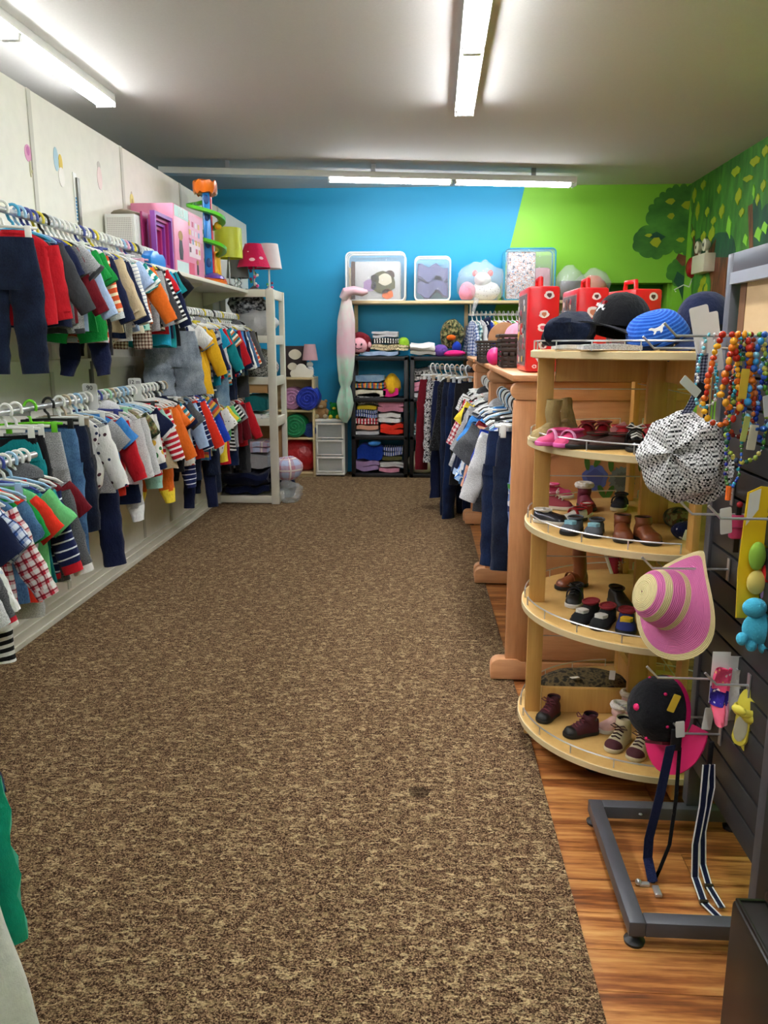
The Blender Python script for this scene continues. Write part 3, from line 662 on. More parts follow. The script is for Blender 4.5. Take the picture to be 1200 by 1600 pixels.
def pants(root, mat, S=1.0, L=.46, W=.22, trim=None, z0=0.0, cuff=None, flare=1.0, th=.05):
    ph = GR.uniform(0, 6); W *= S; L *= S; rise = min(.19*S, L*.55)
    loft([(z0, W*.92, th*.8), (z0-.04*S, W, th), (z0-rise, W*1.12, th*1.15)], 24, ph, .004).build('seat', mat, root)
    MB().rings([cloth_ring(22, W*.935, th*.86, z0+.004, 0, .001, 1, 0), cloth_ring(22, W*.96, th*.9, z0-.028*S, 0, .001, 1, 0)], False, False).build('waistband', trim or mat, root)
    for sx in (-1, 1):
        a = GR.uniform(.0, .10)
        p0 = (sx*W*.27, 0, z0-rise+.045*S); p1 = (sx*(W*.29+a*L*.5), GR.uniform(-.02, .02), z0-L)
        l_ = limb(p0, p1, W*.60, W*.46*flare, th, GR.uniform(0, 6), wr=.004, segs=10).build('leg', mat, root)
        if cuff:
            d = (Vector(p1)-Vector(p0)).normalized(); limb(Vector(p1)-d*.002, Vector(p1)+d*.03, W*.47*flare, W*.45*flare, th*1.05, 0, segs=2, wr=.001).build('cuff', cuff, l_)
def sleeper(root, mat, S=1.0, foot=None, trim=None, L=.56):
    ph = GR.uniform(0, 6); shirt(root, mat, S, L, .27, 'long', trim, None, 'body', ph)
    zb = -L*S*.58
    for sx in (-1, 1):
        p0 = (sx*.055*S, 0, zb+.03); p1 = (sx*GR.uniform(.06, .085)*S, GR.uniform(-.02, .02), -L*S*.93)
        l_ = limb(p0, p1, .135*S, .085*S, .05, GR.uniform(0, 6)).build('leg', mat, root)
        limb((p1[0], p1[1], p1[2]+.012), (p1[0]+sx*.012, p1[1]-.035, p1[2]-.065), .088*S, .062*S, .06, 1, segs=4, wr=.002).build('foot', foot or mat, l_)
def hood(root, mat, S):
    MB().ball((0, .015, .0), .085*S, .04, .05*S, fn=lambda p: Vector((p.x, p.y+(.012 if p.z > .02 else 0), p.z))).build('hood', mat, root)
def chest_print(root, mat, S, z=-.17, w_=.09, h=.07):
    MB().prism([(w_/2*cos(2*pi*i/14)*S*(1+.12*sin(i*2.4)), z*S+h/2*sin(2*pi*i/14)*S) for i in range(14)], -.040, -.036, 'y').build('chest_print', mat, root)
KINDW = dict(tee='short-sleeved top', long='long-sleeved top', hood='hooded sweatshirt', pants='trousers', shorts='shorts', onesie='short-sleeved bodysuit', lonesie='long-sleeved bodysuit', sleeper='footed sleepsuit', dress='dress', polo='polo shirt', jacket='jacket', leggings='leggings', vest='sleeveless top', rompers='short romper')
ROOTN = dict(tee='t_shirt', long='long_sleeved_top', hood='hooded_sweatshirt', pants='trousers', shorts='shorts', onesie='bodysuit', lonesie='bodysuit', sleeper='sleepsuit', dress='dress', polo='polo_shirt', jacket='jacket', leggings='leggings', vest='sleeveless_top', rompers='romper')
USED = {}
def make_garment(kind, fab, loc, rz, S, where, group, opt, near=None):
    words = opt.get('words') or f"{FAB[fab][0]} {KINDW[kind]}"
    if opt.get('trim'): words += f" with {FAB[opt['trim']][0]} trim"
    lab = f"{words} {where}"
    if lab in USED and near: lab = f"{words} {near} {where}"
    USED[lab] = 1
    ws = lab.split()
    if len(ws) > 16: lab = ' '.join((opt.get('words') or f"{FAB[fab][0]} {KINDW[kind]}").split()+(near or '').split()+where.split()); lab = ' '.join(lab.split()[:16])
    r = thing(ROOTN[kind], lab, {'pants': 'trousers', 'tee': 'shirt', 'long': 'shirt', 'polo': 'shirt', 'hood': 'sweatshirt', 'vest': 'shirt', 'onesie': 'bodysuit', 'lonesie': 'bodysuit', 'sleeper': 'sleepsuit'}.get(kind, kind), loc, rz, group)
    m = fm(fab); tr = fm(opt['trim']) if opt.get('trim') else None; sl = fm(opt['sleeve']) if opt.get('sleeve') else None; lf = opt.get('L', 1.0)
    if kind == 'tee': shirt(r, m, S, .38*lf, .29, 'short', tr, sl)
    elif kind == 'vest': shirt(r, m, S, .38*lf, .27, 'none', tr)
    elif kind == 'polo': shirt(r, m, S, .38*lf, .29, 'short', tr or m, sl); MB().rings([cloth_ring(20, .11*S, .05, .014, 0, 0, 1, 0), cloth_ring(20, .15*S, .066, -.02, 0, 0, 1, 0)], False, False).build('polo_collar', tr or m, r)
    elif kind in ('long',): shirt(r, m, S, .38*lf, .28, 'long', tr, sl)
    elif kind == 'hood': shirt(r, m, S, .38*lf, .30, 'long', tr, sl); hood(r, m, S)
    elif kind == 'jacket':
        shirt(r, m, S, .40*lf, .31, 'long', tr, sl); MB().box(-.004, .004, -.045, -.036, -.37*S*lf, -.03).build('zip', tr or fm('charcoal'), r)
    elif kind == 'onesie': shirt(r, m, S, .42*lf, .27, 'short', tr, sl, 'onesie')
    elif kind == 'lonesie': shirt(r, m, S, .42*lf, .27, 'long', tr, sl, 'onesie')
    elif kind == 'dress': shirt(r, m, S, .46*lf, .26, opt.get('sl', 'short'), tr, sl, 'dress')
    elif kind == 'sleeper': sleeper(r, m, S, fm(opt['foot']) if opt.get('foot') else None, tr, .56*lf)
    elif kind == 'pants': pants(r, m, S, .46*lf, .22*opt.get('W', 1), tr, 0, fm(opt['cuff']) if opt.get('cuff') else None)
    elif kind == 'leggings': pants(r, m, S, .46*lf, .19*opt.get('W', 1), tr, 0, fm(opt['cuff']) if opt.get('cuff') else None, .9, .035)
    elif kind == 'shorts': pants(r, m, S, .27*lf, .23*opt.get('W', 1), tr, 0, None, 1.35)
    elif kind == 'rompers': shirt(r, m, S, .34*lf, .26, 'short', tr, sl, 'body'); lg = fm(opt.get('legs', fab)); [limb((sx*.06*S, 0, -.19*S*lf), (sx*.09*S, -.01, -.40*S*lf), .15*S, .13*S, .055, GR.uniform(0, 6)).build('leg', lg, r) for sx in (-1, 1)]
    if opt.get('print'): chest_print(r, fm(opt['print']), S)
    return r
# ------------------------------------------------------------------ hangers
HCOL = {'white': ('#eeeeea', 'white'), 'blue': ('#2f9cc4', 'turquoise'), 'yellow': ('#e0cc2c', 'yellow'), 'black': ('#18181a', 'black'), 'lblue': ('#9cc4e4', 'pale blue'), 'pink': ('#e8a8c4', 'pink'), 'green': ('#6fd024', 'lime green'), 'mint': ('#a4dcb4', 'mint green'), 'indigo': ('#3a4898', 'indigo'), 'clear': ('#cfd4d6', 'clear'), 'beige': ('#b5a48a', 'beige')}
HMESH = {}
def hanger(col, kind, loc, rz, where, group, S=1.0):
    key = (col, kind); mat = plain('hanger_'+col, HCOL[col][0], .3)
    lab = f"{HCOL[col][1]} plastic {'clip ' if kind == 'clip' else ''}hanger hooked {where}"
    if key not in HMESH:
        m = MB(); m2 = None
        P = [(.024*cos(a), 0, .003+.030*sin(a)) for a in [R_(x) for x in range(-30, 200, 20)]] + [(-.016, 0, -.026), (-.004, 0, -.038), (0, 0, -.062)]
        m.tube(P, .0062, 6)
        if kind == 'shirt':
            m.tube([(-.135, 0, -.105), (-.11, 0, -.088), (-.05, 0, -.070), (0, 0, -.060), (.05, 0, -.070), (.11, 0, -.088), (.135, 0, -.105)], [.004, .006, .007, .007, .007, .006, .004], 6)
            m.tube([(-.13, 0, -.105), (.13, 0, -.105)], .003, 5)
        else:
            m.tube([(-.125, 0, -.068), (0, 0, -.062), (.125, 0, -.068)], .006, 6); m2 = MB().box(-.012, .012, -.008, .008, -.045, .012)
        o = m.build('coat_hanger', mat, None); o2 = m2.build('clip', mat, None, True, .002) if m2 else None
        HMESH[key] = (o.data, o2.data if o2 else None); bpy.data.objects.remove(o)
        if o2: bpy.data.objects.remove(o2)
    o = bpy.data.objects.new('clip_hanger' if kind == 'clip' else 'coat_hanger', HMESH[key][0]); COL.objects.link(o); o.location = loc; o.rotation_euler = (0, 0, rz)
    tag(o, lab, 'hanger', group)
    if kind == 'clip':
        for sx in (-1, 1):
            c = bpy.data.objects.new('clip', HMESH[key][1]); COL.objects.link(c); c.parent = o; c.location = (sx*.09*S, 0, -.07)
    return o
HSEQ = ['white', 'lblue', 'white', 'white', 'yellow', 'white', 'black', 'white', 'white', 'indigo', 'white', 'white', 'mint', 'white', 'pink', 'white', 'white']
def hang_row(P0, P1, specs, where, group, S=1.0, rz0=0.0, jit=.2, jump=None, seq=None):
    P0, P1 = Vector(P0), Vector(P1); n = len(specs); prev = None
    along = math.atan2(P1.y-P0.y, P1.x-P0.x)-pi/2
    ws_ = [(sp[2] if len(sp) > 2 else {}).get('g', 1) for sp in specs]; acc = 0
    for i, sp in enumerate(specs):
        kind, fab = sp[0], sp[1]; opt = sp[2] if len(sp) > 2 else {}
        f = (acc+ws_[i]/2)/sum(ws_); acc += ws_[i]; p = P0+(P1-P0)*f; rz = along+rz0+GR.uniform(-jit, jit)+opt.get('rz', 0); s_ = S*opt.get('S', 1.0)*GR.uniform(.96, 1.04)
        clip = kind in ('pants', 'shorts', 'leggings')
        hc = opt.get('hc') or (seq or HSEQ)[i % len(seq or HSEQ)]
        hanger(hc, 'clip' if clip else 'shirt', p, rz, where.replace('hanging ', ''), 'hangers '+group.split(' ', 1)[1] if ' ' in group else group)
        gp = p+Vector((0, 0, -.108 if clip else -.068)) + Vector(opt.get('off', (0, 0, 0)))
        nm = opt.get('words') or f"{FAB[fab][0]} {KINDW[kind]}"
        make_garment(kind, fab, gp, rz, s_, where, group, opt, f"behind the {prev}" if prev else 'at the front')
        prev = nm if len(nm.split()) < 5 else ' '.join(nm.split()[-3:])
# ------------------------------------------------------------------ clothes on the rails
hang_row((-1.72, 3.19, 1.965), (-1.72, 4.97, 1.965), [
    ('pants', 'ddenim', {'L': 1.1, 'S': 1.05, 'hc': 'white', 'g': 2.2}), ('long', 'red', {'hc': 'blue', 'S': 1.02}), ('long', 'charcoal', {'L': .95}), ('tee', 'navy', {'hc': 'indigo'}), ('tee', 'dgrey', {}), ('long', 'maroon', {'hc': 'yellow'}),
    ('tee', 'grey', {'trim': 'charcoal', 'L': 1.1}), ('long', 'lblue', {'L': 1.05}), ('tee', 'green', {'hc': 'clear'}), ('shorts', 'red', {'L': .8}), ('rompers', 'green', {'L': 1.05, 'S': 1.05}), ('long', 'ornstripe', {'trim': 'lgrey', 'L': 1.2}),
    ('sleeper', 'navy', {'words': 'navy footed sleepsuit with white toe stitching'}), ('pants', 'black', {'L': 1.05}), ('jacket', 'beige', {'L': 1.0}), ('long', 'ink', {'hc': 'indigo', 'L': 1.1}), ('lonesie', 'whitedot', {'sleeve': 'navy', 'trim': 'navy', 'L': 1.15}), ('shorts', 'lgrey', {'L': 1.5}),
    ('long', 'wstripe', {'L': .95}), ('tee', 'lblue', {}), ('shorts', 'cream', {'L': 1.4}), ('tee', 'tealstripe', {}), ('rompers', 'tealstripe', {'legs': 'mint'}), ('long', 'orange', {'L': .9}), ('pants', 'brownplaid', {'L': .95}), ('hood', 'grey', {'S': 1.03}), ('long', 'charcoal', {}), ('long', 'bwstripe', {}), ('tee', 'red', {'L': 1.05}), ('tee', 'turq', {'L': 1.25}), ('long', 'navy', {'L': 1.1}), ('tee', 'teal', {'L': 1.3}), ('tee', 'black', {'L': 1.2})],
    'hanging on the upper near rail', 'clothes on the upper near rail', 1.0, .30, .18, seq=['white', 'white', 'lblue', 'pink', 'indigo', 'yellow', 'black', 'clear', 'white', 'white', 'white', 'white', 'white', 'indigo', 'white', 'white', 'yellow', 'white', 'white', 'clear', 'white'])
hang_row((-1.72, 3.08, 1.175), (-1.72, 5.85, 1.175), [
    ('shorts', 'teal', {'trim': 'black', 'hc': 'white', 'L': .9, 'g': 1.6}), ('pants', 'black', {'L': .8}), ('pants', 'grey', {'hc': 'green', 'S': 1.15, 'L': .85, 'g': 3}), ('pants', 'denim', {'L': 1.2, 'S': 1.05, 'g': 2.5}), ('pants', 'ddenim', {'L': 1.05}), ('pants', 'charcoal', {}), ('lonesie', 'anchor', {}), ('tee', 'grey', {}), ('pants', 'navy', {'L': 1.5, 'S': 1.08}), ('tee', 'blue', {}), ('long', 'red', {'words': 'glossy red long-sleeved top'}),
    ('pants', 'brightred', {'L': .9}), ('hood', 'lgrey', {}), ('shorts', 'ink', {'L': 1.75}), ('sleeper', 'lgrey', {'foot': 'white', 'S': 1.08}), ('onesie', 'camo', {'hc': 'white'}), ('lonesie', 'wfloral', {'trim': 'navy'}), ('long', 'white', {'trim': 'black'}), ('rompers', 'navy', {'legs': 'red', 'trim': 'white', 'words': 'navy and red colour-block romper'}), ('tee', 'mint', {}), ('pants', 'mint', {'L': 1.05}), ('long', 'redstripe', {}), ('dress', 'beige', {'L': .9, 'sl': 'long'}),
    ('sleeper', 'orange', {'foot': 'bryellow', 'S': 1.03}), ('tee', 'orange', {}), ('tee', 'tealmulti', {}), ('polo', 'navy', {}), ('pants', 'black', {'L': .9}), ('polo', 'dgrey', {'S': 1.03}), ('shorts', 'wfloral', {'L': 1.5}), ('long', 'lblue', {'L': 1.15}), ('sleeper', 'navystripe', {'S': 1.05}), ('jacket', 'brightred', {'S': 1.06}), ('pants', 'ddenim', {'L': 1.15}), ('long', 'bluestripe', {'trim': 'red'}), ('tee', 'multistripe', {'L': 1.2}), ('long', 'royal', {'L': 1.2}), ('shorts', 'tan', {'L': 1.6}), ('long', 'maroon', {}), ('long', 'tealplaid', {'L': 1.15}), ('pants', 'ddenim', {'L': 1.25}), ('pants', 'navy', {'L': 1.25})],
    'hanging on the lower near rail', 'clothes on the lower near rail', 1.0, .30, .18, seq=['white', 'white', 'white', 'black', 'white', 'beige', 'white', 'lblue', 'white', 'white', 'white', 'indigo', 'white', 'mint', 'beige', 'white', 'lblue', 'lblue', 'white', 'white', 'black', 'white', 'white'])
hang_row((-1.56, 2.12, 1.02), (-1.56, 2.95, 1.02), [
    ('pants', 'charcoal', {}), ('long', 'lgrey', {'S': 1.08, 'L': 1.15}), ('hood', 'dgrey', {'S': 1.08, 'trim': 'redstripe'}), ('long', 'animal', {'S': 1.05}), ('pants', 'lime', {'L': 1.1}), ('tee', 'navy', {'S': 1.12}), ('tee', 'blueplaid', {'S': 1.08}), ('pants', 'bwstripe', {'L': 1.15}), ('long', 'redplaid', {'S': 1.05}), ('tee', 'denim', {'S': 1.05}), ('onesie', 'green', {'S': 1.05}), ('tee', 'brightred', {'S': 1.1}), ('shorts', 'lgrey', {'L': 1.6}),
    ('tee', 'lgreen', {'S': 1.05}), ('tee', 'teal', {'S': 1.05}), ('long', 'navystripe', {'trim': 'red', 'S': 1.05}), ('hood', 'dgrey', {'trim': 'white', 'S': 1.05}), ('tee', 'maroon', {})],
    'hanging on the front-most left rail', 'clothes on the front-most left rail', 1.0, .25, .16, seq=['lblue', 'white', 'lblue', 'lblue', 'indigo', 'white', 'lblue', 'white', 'white'])
hang_row((-1.72, 5.06, 1.655), (-1.72, 7.04, 1.655), [
    ('shorts', 'gdenim', {'L': 1.2, 'S': 1.2, 'W': 1.1, 'rz': .2, 'g': 2, 'off': (.05, -.02, -.03)}), ('pants', 'black', {'L': .9}), ('pants', 'navystripe', {'L': 1.05}), ('tee', 'white', {}), ('tee', 'grey', {'sleeve': 'multistripe'}), ('pants', 'navy', {'L': 1.05}), ('dress', 'yellow', {'L': 1.1, 'sl': 'short'}), ('long', 'yellow', {'S': 1.04}), ('tee', 'graystripe', {'L': 1.1}), ('long', 'navy', {}), ('hood', 'grey', {'trim': 'charcoal'}), ('tee', 'turq', {'L': 1.15}), ('long', 'lgrey', {'trim': 'royal', 'L': 1.1}), ('tee', 'red', {'L': 1.1}), ('long', 'teal', {}),
    ('pants', 'ldenim', {'L': 1.15, 'S': 1.08, 'hc': 'white'}), ('tee', 'tealmulti', {'L': 1.2}), ('jacket', 'track', {'S': 1.08, 'words': 'navy track jacket with white sleeve piping', 'hc': 'black'}), ('pants', 'ddenim', {'L': 1.15}), ('jacket', 'red', {'S': 1.05, 'trim': 'navy'}), ('pants', 'ink', {'L': 1.2}), ('jacket', 'blue', {'trim': 'navy'}), ('jacket', 'navy', {'trim': 'lgrey'}), ('long', 'animal', {}), ('jacket', 'denim', {}), ('long', 'white', {'sleeve': 'ornstripe'}), ('pants', 'charcoal', {'L': 1.2}), ('hood', 'dgrey', {}), ('long', 'camo', {}), ('hood', 'black', {})],
    'hanging on the rail under the toy shelf', 'clothes on the rail under the toy shelf', 1.0, .30, .18, seq=['white', 'white', 'white', 'clear', 'white', 'yellow', 'white', 'white'])
hang_row((-1.74, 5.75, 1.065), (-1.74, 6.92, 1.065), [
    ('leggings', 'navy', {'L': 1.6}), ('pants', 'ddenim', {'L': 1.35}), ('onesie', 'whitedot', {'S': 1.08}), ('tee', 'bryellow', {'L': 1.2}), ('shorts', 'red', {'L': 1.7}), ('onesie', 'lgreen', {}), ('tee', 'bwstripe', {'L': 1.1}), ('tee', 'grey', {}), ('pants', 'ink', {'L': 1.15}), ('long', 'maroon', {}), ('jacket', 'red', {}), ('pants', 'black', {'L': 1.3}), ('pants', 'charcoal', {'L': 1.3, 'S': 1.08})],
    'hanging on the low far rail', 'clothes on the low far rail', 1.0, .30, .18, seq=['beige', 'beige', 'clear', 'beige', 'white'])
# right-hand racks; rail at x = .262+.12
hang_row((.385, 3.40, 1.165), (.385, 4.72, 1.165), [
    ('leggings', 'floral', {'L': 1.2, 'S': 1.00, 'cuff': 'red', 'off': (.045, .0, -.06), 'words': 'floral-print pyjama trousers'}), ('pants', 'ddenim', {'L': 1.35, 'S': 0.98, 'hc': 'white'}), ('pants', 'ink', {'L': 1.32, 'S': 1.00, 'off': (-.04, 0, 0)}), ('long', 'lgrey', {'S': 1.04, 'L': 1.05}), ('long', 'royal', {'S': 1.09, 'L': 1.05, 'words': 'deep blue long-sleeved top'}), ('pants', 'gdenim', {'L': 1.15, 'S': 0.96, 'off': (-.03, 0, 0)}), ('tee', 'dgrey', {'S': 1.24, 'L': .95}), ('long', 'peach', {'S': 1.00}), ('tee', 'maroon', {'S': 1.04, 'L': 1.1}), ('long', 'bluetie', {'S': 1.08, 'L': 1.15}), ('jacket', 'denim', {'S': 1.08}), ('long', 'black', {'S': 1.09}), ('shorts', 'bluecheck', {'S': 1.04, 'L': 1.9}), ('polo', 'blue', {'S': 1.08}), ('jacket', 'navy', {'S': 1.12, 'trim': 'lblue'}), ('jacket', 'ink', {'S': 1.10}), ('hood', 'grey', {'S': 1.04}), ('long', 'darkplaid', {'S': 1.04}), ('long', 'charcoal', {'S': 1.08})],
    'hanging on the nearest wooden rack', 'clothes on the nearest wooden rack', 1.0, -.2, .14, seq=['white', 'white', 'black', 'lblue', 'white', 'black'])
hang_row((.385, 4.93, 1.165), (.385, 6.35, 1.165), [
    ('long', 'lgrey', {'S': 1.08, 'print': 'white'}), ('hood', 'grey', {'S': 1.04}), ('long', 'redmulti', {'S': 1.16, 'L': 1.1}), ('tee', 'bryellow', {'S': 1.04, 'L': 1.25}), ('shorts', 'red', {'S': 1.08, 'L': 2.0}), ('tee', 'bwprint', {'S': 1.04, 'L': 1.2}), ('long', 'redplaid', {'S': 1.12}), ('long', 'red', {'S': 1.08}), ('hood', 'charcoal', {'S': 1.08, 'trim': 'white'}), ('pants', 'black', {'S': 1.04, 'L': 1.3}), ('long', 'white', {'S': 1.08}), ('long', 'olive', {'S': 1.04}), ('pants', 'ddenim', {'S': 1.04, 'L': 1.3}), ('tee', 'wstripe', {'S': 1.04})],
    'hanging on the middle wooden rack', 'clothes on the middle wooden rack', 1.0, -.2, .14, seq=['black', 'white', 'white', 'clear', 'white'])
hang_row((.285, 6.53, 1.235), (-.04, 7.26, 1.235), [
    ('pants', 'black', {'S': 1.25, 'L': 1.4, 'hc': 'clear'}), ('pants', 'ink', {'S': 1.35, 'L': 1.9, 'hc': 'clear'}), ('pants', 'ddenim', {'S': 1.3, 'L': 1.8}), ('dress', 'blackknit', {'S': 1.35, 'L': 1.0, 'sl': 'none', 'words': 'black flecked knit skirt dress'}), ('pants', 'navy', {'S': 1.35, 'L': 1.6}), ('shorts', 'bwprint', {'S': 1.35, 'L': 1.9}), ('leggings', 'bwstripe', {'S': 1.3, 'L': 1.2}), ('pants', 'maroon', {'S': 1.35, 'L': 1.32})],
    'hanging on the angled side arm', 'clothes on the angled side arm', 1.0, .25, .1, seq=['clear', 'white', 'beige'])
# rail under the back shelf
ra, rb = pY(732, 487, 8.75), pY(905, 491, 8.75)
o = thing('hanging_rail', 'thin white rail under the pine shelf on the back wall', 'clothes rail', (ra.x, 8.75, ra.z-.03))
MB().tube([(0, 0, 0), (rb.x-ra.x, 0, 0)], .011, 10).build('bar', WHITE, o)
for x in (.02, .78, rb.x-ra.x-.02): bx('rail_holder', WHITE, o, x-.008, x+.008, -.012, .012, -.012, BSZ-.03-(ra.z-.03)-.001)
hang_row((ra.x+.02, 8.75, ra.z-.03), (rb.x-.02, 8.75, ra.z-.03), [
    ('long', 'blueplaid', {}), ('long', 'tealplaid', {}), ('long', 'lgrey', {}), ('hood', 'navy', {}), ('long', 'royal', {}), ('tee', 'bryellow', {}), ('long', 'animal', {}), ('long', 'grey', {}), ('tee', 'maroon', {}), ('long', 'lgreen', {}), ('tee', 'red', {}), ('long', 'teal', {}), ('jacket', 'ddenim', {}), ('long', 'bwprint', {}), ('tee', 'navydot', {}), ('long', 'lblue', {}), ('hood', 'charcoal', {}), ('long', 'white', {}), ('tee', 'lilac', {}), ('long', 'navystripe', {}), ('long', 'mint', {}), ('tee', 'purple', {}), ('jacket', 'navy', {}), ('hood', 'dgrey', {})],
    'hanging on the back wall rail', 'clothes on the back wall rail', .95, .25, .15, seq=['white', 'white', 'clear'])
# near rack at the left edge of the aisle, standing a little askew
NP0, NP1 = Vector((-.872, 1.1, .92)), Vector((-1.152, 1.62, .92))
NR = thing('hanging_rail', 'low freestanding chrome rail at the front of the aisle', 'clothes rail', (NP0.x, NP0.y, 0), math.atan2(NP1.y-NP0.y, NP1.x-NP0.x)-pi/2)
MB().tube([(0, -.1, 0.001), (0, -.1, .92), (0, .62, .92), (0, .62, 0.001)], .013, 10).build('bar', CHROME, NR)
for y in (-.1, .62): MB().tube([(-.2, y, .012), (.02, y, .012)], .012, 8).build('foot_bar', CHROME, NR)
hang_row(NP0, NP1, [('pants', 'cream', {'L': 1.3, 'S': 1.1, 'off': (-.06, 0, 0)}), ('dress', 'white', {'S': .95, 'L': 1.8, 'sl': 'none', 'words': 'long white nightdress', 'off': (.03, 0, 0)}), ('pants', 'aqua', {'S': 1.25, 'L': .95, 'off': (.03, 0, 0)}), ('pants', 'denim', {'L': 1.06, 'S': 1.32, 'off': (.01, 0, 0)}), ('shorts', 'navy', {'S': 1.2, 'L': 1.1})],
    'hanging on the low freestanding rail', 'clothes on the low freestanding rail', 1.0, -.5, .05)
# ------------------------------------------------------------------ soft goods helpers
from mathutils import noise as NZ
def nzv(p, s, o=0): return NZ.noise(Vector((p[0]*s+o, p[1]*s+o*1.7, p[2]*s-o)))
def folded(name, label, cat, mat, x, y, z, W, D, H, layers=2, group=None, parent=None, seed=0, rz=0):
    # a cloth folded over itself: serpentine section in y-z, extruded along x
    t = H/layers*.92; path = []
    for k in range(layers):
        zc = (k+.5)*H/layers; ys = [0, D] if k % 2 == 0 else [D, 0]
        for q in range(7): path.append((ys[0]+(ys[1]-ys[0])*q/6, zc))
        if k < layers-1:
            yc, s_ = ys[1], (1 if ys[1] > 0 else -1)
            for q in range(1, 4): a = -pi/2+pi*q/4; path.append((yc+s_*cos(a)*H/layers*.5, (k+1)*H/layers+sin(a)*H/layers*.5))
    rs = []
    nx_ = 9
    for i in range(nx_):
        f = i/(nx_-1); L, Rr = [], []; e = (1-abs(2*f-1)**6)
        for j, (py_, pz_) in enumerate(path):
            a, b = path[max(j-1, 0)], path[min(j+1, len(path)-1)]; tx, tz = b[0]-a[0], b[1]-a[1]; l = sqrt(tx*tx+tz*tz) or 1
            nx2, nz2 = -tz/l, tx/l; h = t/2*(.72+.28*e); X = (f-.5)*W*(1+.12*nzv((py_*2, pz_*4, f), 9, seed))
            dz = H*.22*nzv((X, py_, pz_*3), 9, seed+3)+H*.06*sin(X*30+seed)
            L.append((X, py_+nx2*h, pz_+nz2*h+dz)); Rr.append((X, py_-nx2*h, pz_-nz2*h+dz))
        rs.append(L+Rr[::-1])
    mn = min(p[2] for r_ in rs for p in r_)
    rs = [[(p[0], p[1], p[2]-mn+.001) for p in r_] for r_ in rs]
    o = MB().rings(rs, True, True).build(name, mat, parent); o.location = (x, y, z); o.rotation_euler = (0, 0, rz)
    if not parent: tag(o, label, cat, group)
    return o
def lump(name, mat, c, rx, ry, rz, amp=.25, sc=9, seed=1, parent=None, n=22, k=14, flat=True):
    def fn(p):
        q = 1+amp*nzv((p.x, p.y, p.z), sc, seed)+amp*.5*nzv((p.x, p.y, p.z), sc*2.3, seed+5)
        v = p*q
        if flat and v.z < -rz*.82: v.z = -rz*.82
        return v
    o = MB().ball((0, 0, rz*.82 if flat else 0), rx, ry, rz, n, k, fn=fn).build(name, mat, parent); o.location = c
    return o
def text(body, size, mat, parent, loc, rot, name='lettering', ext=.0008):
    cu_ = bpy.data.curves.new(name, 'FONT'); cu_.body = body; cu_.size = size; cu_.extrude = ext; cu_.align_x = 'CENTER'; cu_.align_y = 'CENTER'; cu_.resolution_u = 3
    o = bpy.data.objects.new(name, cu_); COL.objects.link(o); me = bpy.data.meshes.new_from_object(o.evaluated_get(bpy.context.evaluated_depsgraph_get()))
    bpy.data.objects.remove(o); me.materials.clear(); me.materials.append(mat)
    o = bpy.data.objects.new(name, me); COL.objects.link(o); o.parent = parent; o.location = loc; o.rotation_euler = rot; return o
def rbox(W, D, H, r, n=5):
    # rounded upright box outline loft (rounded in x-z), local: x centred, y 0..D, z 0..H
    out = []
    for (cx_, cz_, a0) in ((W/2-r, H-r, 0), (-W/2+r, H-r, pi/2), (-W/2+r, r, pi), (W/2-r, r, 1.5*pi)):
        for i in range(n+1): a = a0+pi/2*i/n; out.append((cx_+r*cos(a), cz_+r*sin(a)))
    return out
CLEAR = glassy('clear_vinyl', '#f4f8fa', .16, .06); CLEAR2 = glassy('wrinkled_film', '#eef2f4', .28, .1)
# ------------------------------------------------------------------ on the back shelf
def clear_bag(label, x0, y0, x1, y1, Y, D, trim, fillf, r=.05):
    a, b = pY(x0, y1, Y), pY(x1, y0, Y); W, H = b.x-a.x, b.z-BSZ
    o = thing('clear_bag', label, 'storage bag', ((a.x+b.x)/2, Y, BSZ+.001)); P = rbox(W, D, H, r)
    m = MB(); n = len(P)
    rs = [[(x, y_, z) for x, z in P] for y_ in (0, D*.33, D*.66, D)]; m.rings(rs, True, True); m.build('vinyl', CLEAR, o)
    for y_ in (0, D): MB().tube([(x, y_, max(z, .006)) for x, z in P+P[:1]], .008, 6).build('piping', trim, o)
    MB().tube([(x, D*.5, max(z, .005)) for x, z in P[:n//2+1]], .005, 6).build('zip', trim, o)
    fillf(a.x+(W)/2, Y+.03, BSZ+.012, W, D, H)
    return o
BLUETRIM = plain('blue_vinyl_trim', '#2f8fae', .4)
def fill_bedding(x, y, z, W, D, H):
    r = thing('bedding_set', 'crib bedding with owl patch and brown edge zipped in clear bag', 'bedding', (x, y, z))
    bx('quilt', fm('lgrey'), r, -W*.36, W*.42, .0, D*.7, .0, H*.80, .02)
    bx('border', fm('brown'), r, -W*.42, -W*.35, -.006, D*.7, .0, H*.80, .012); bx('border', fm('tan'), r, -W*.46, -W*.42, .004, D*.7, .0, H*.68, .012)
    for (cx_, cz_, s_, mt) in ((.12, .36, .13, 'olive'), (.16, .42, .07, 'cream'), (-.1, .30, .07, 'lilac'), (.20, .12, .06, 'orange'), (-.02, .45, .04, 'brown'), (.24, .52, .05, 'brown')):
        MB().prism([(W*cx_+s_*cos(2*pi*i/12)*(1+.15*sin(3*i)), H*cz_+s_*.9*sin(2*pi*i/12)) for i in range(12)], -.008 if mt != 'cream' else -.012, .002, 'y').build('applique', fm(mt), r, False)
clear_bag('large clear zip bag with white piping and owl crib bedding', 541, 394, 633, 468, 8.68, .26, WHITE, fill_bedding)
def fill_knit(x, y, z, W, D, H):
    folded('knit_blanket', 'chunky lilac grey knit blanket zipped in clear bag', 'blanket', fm('purpleknit'), x, y, z, W*.84, D*.5, H*.7, 2)
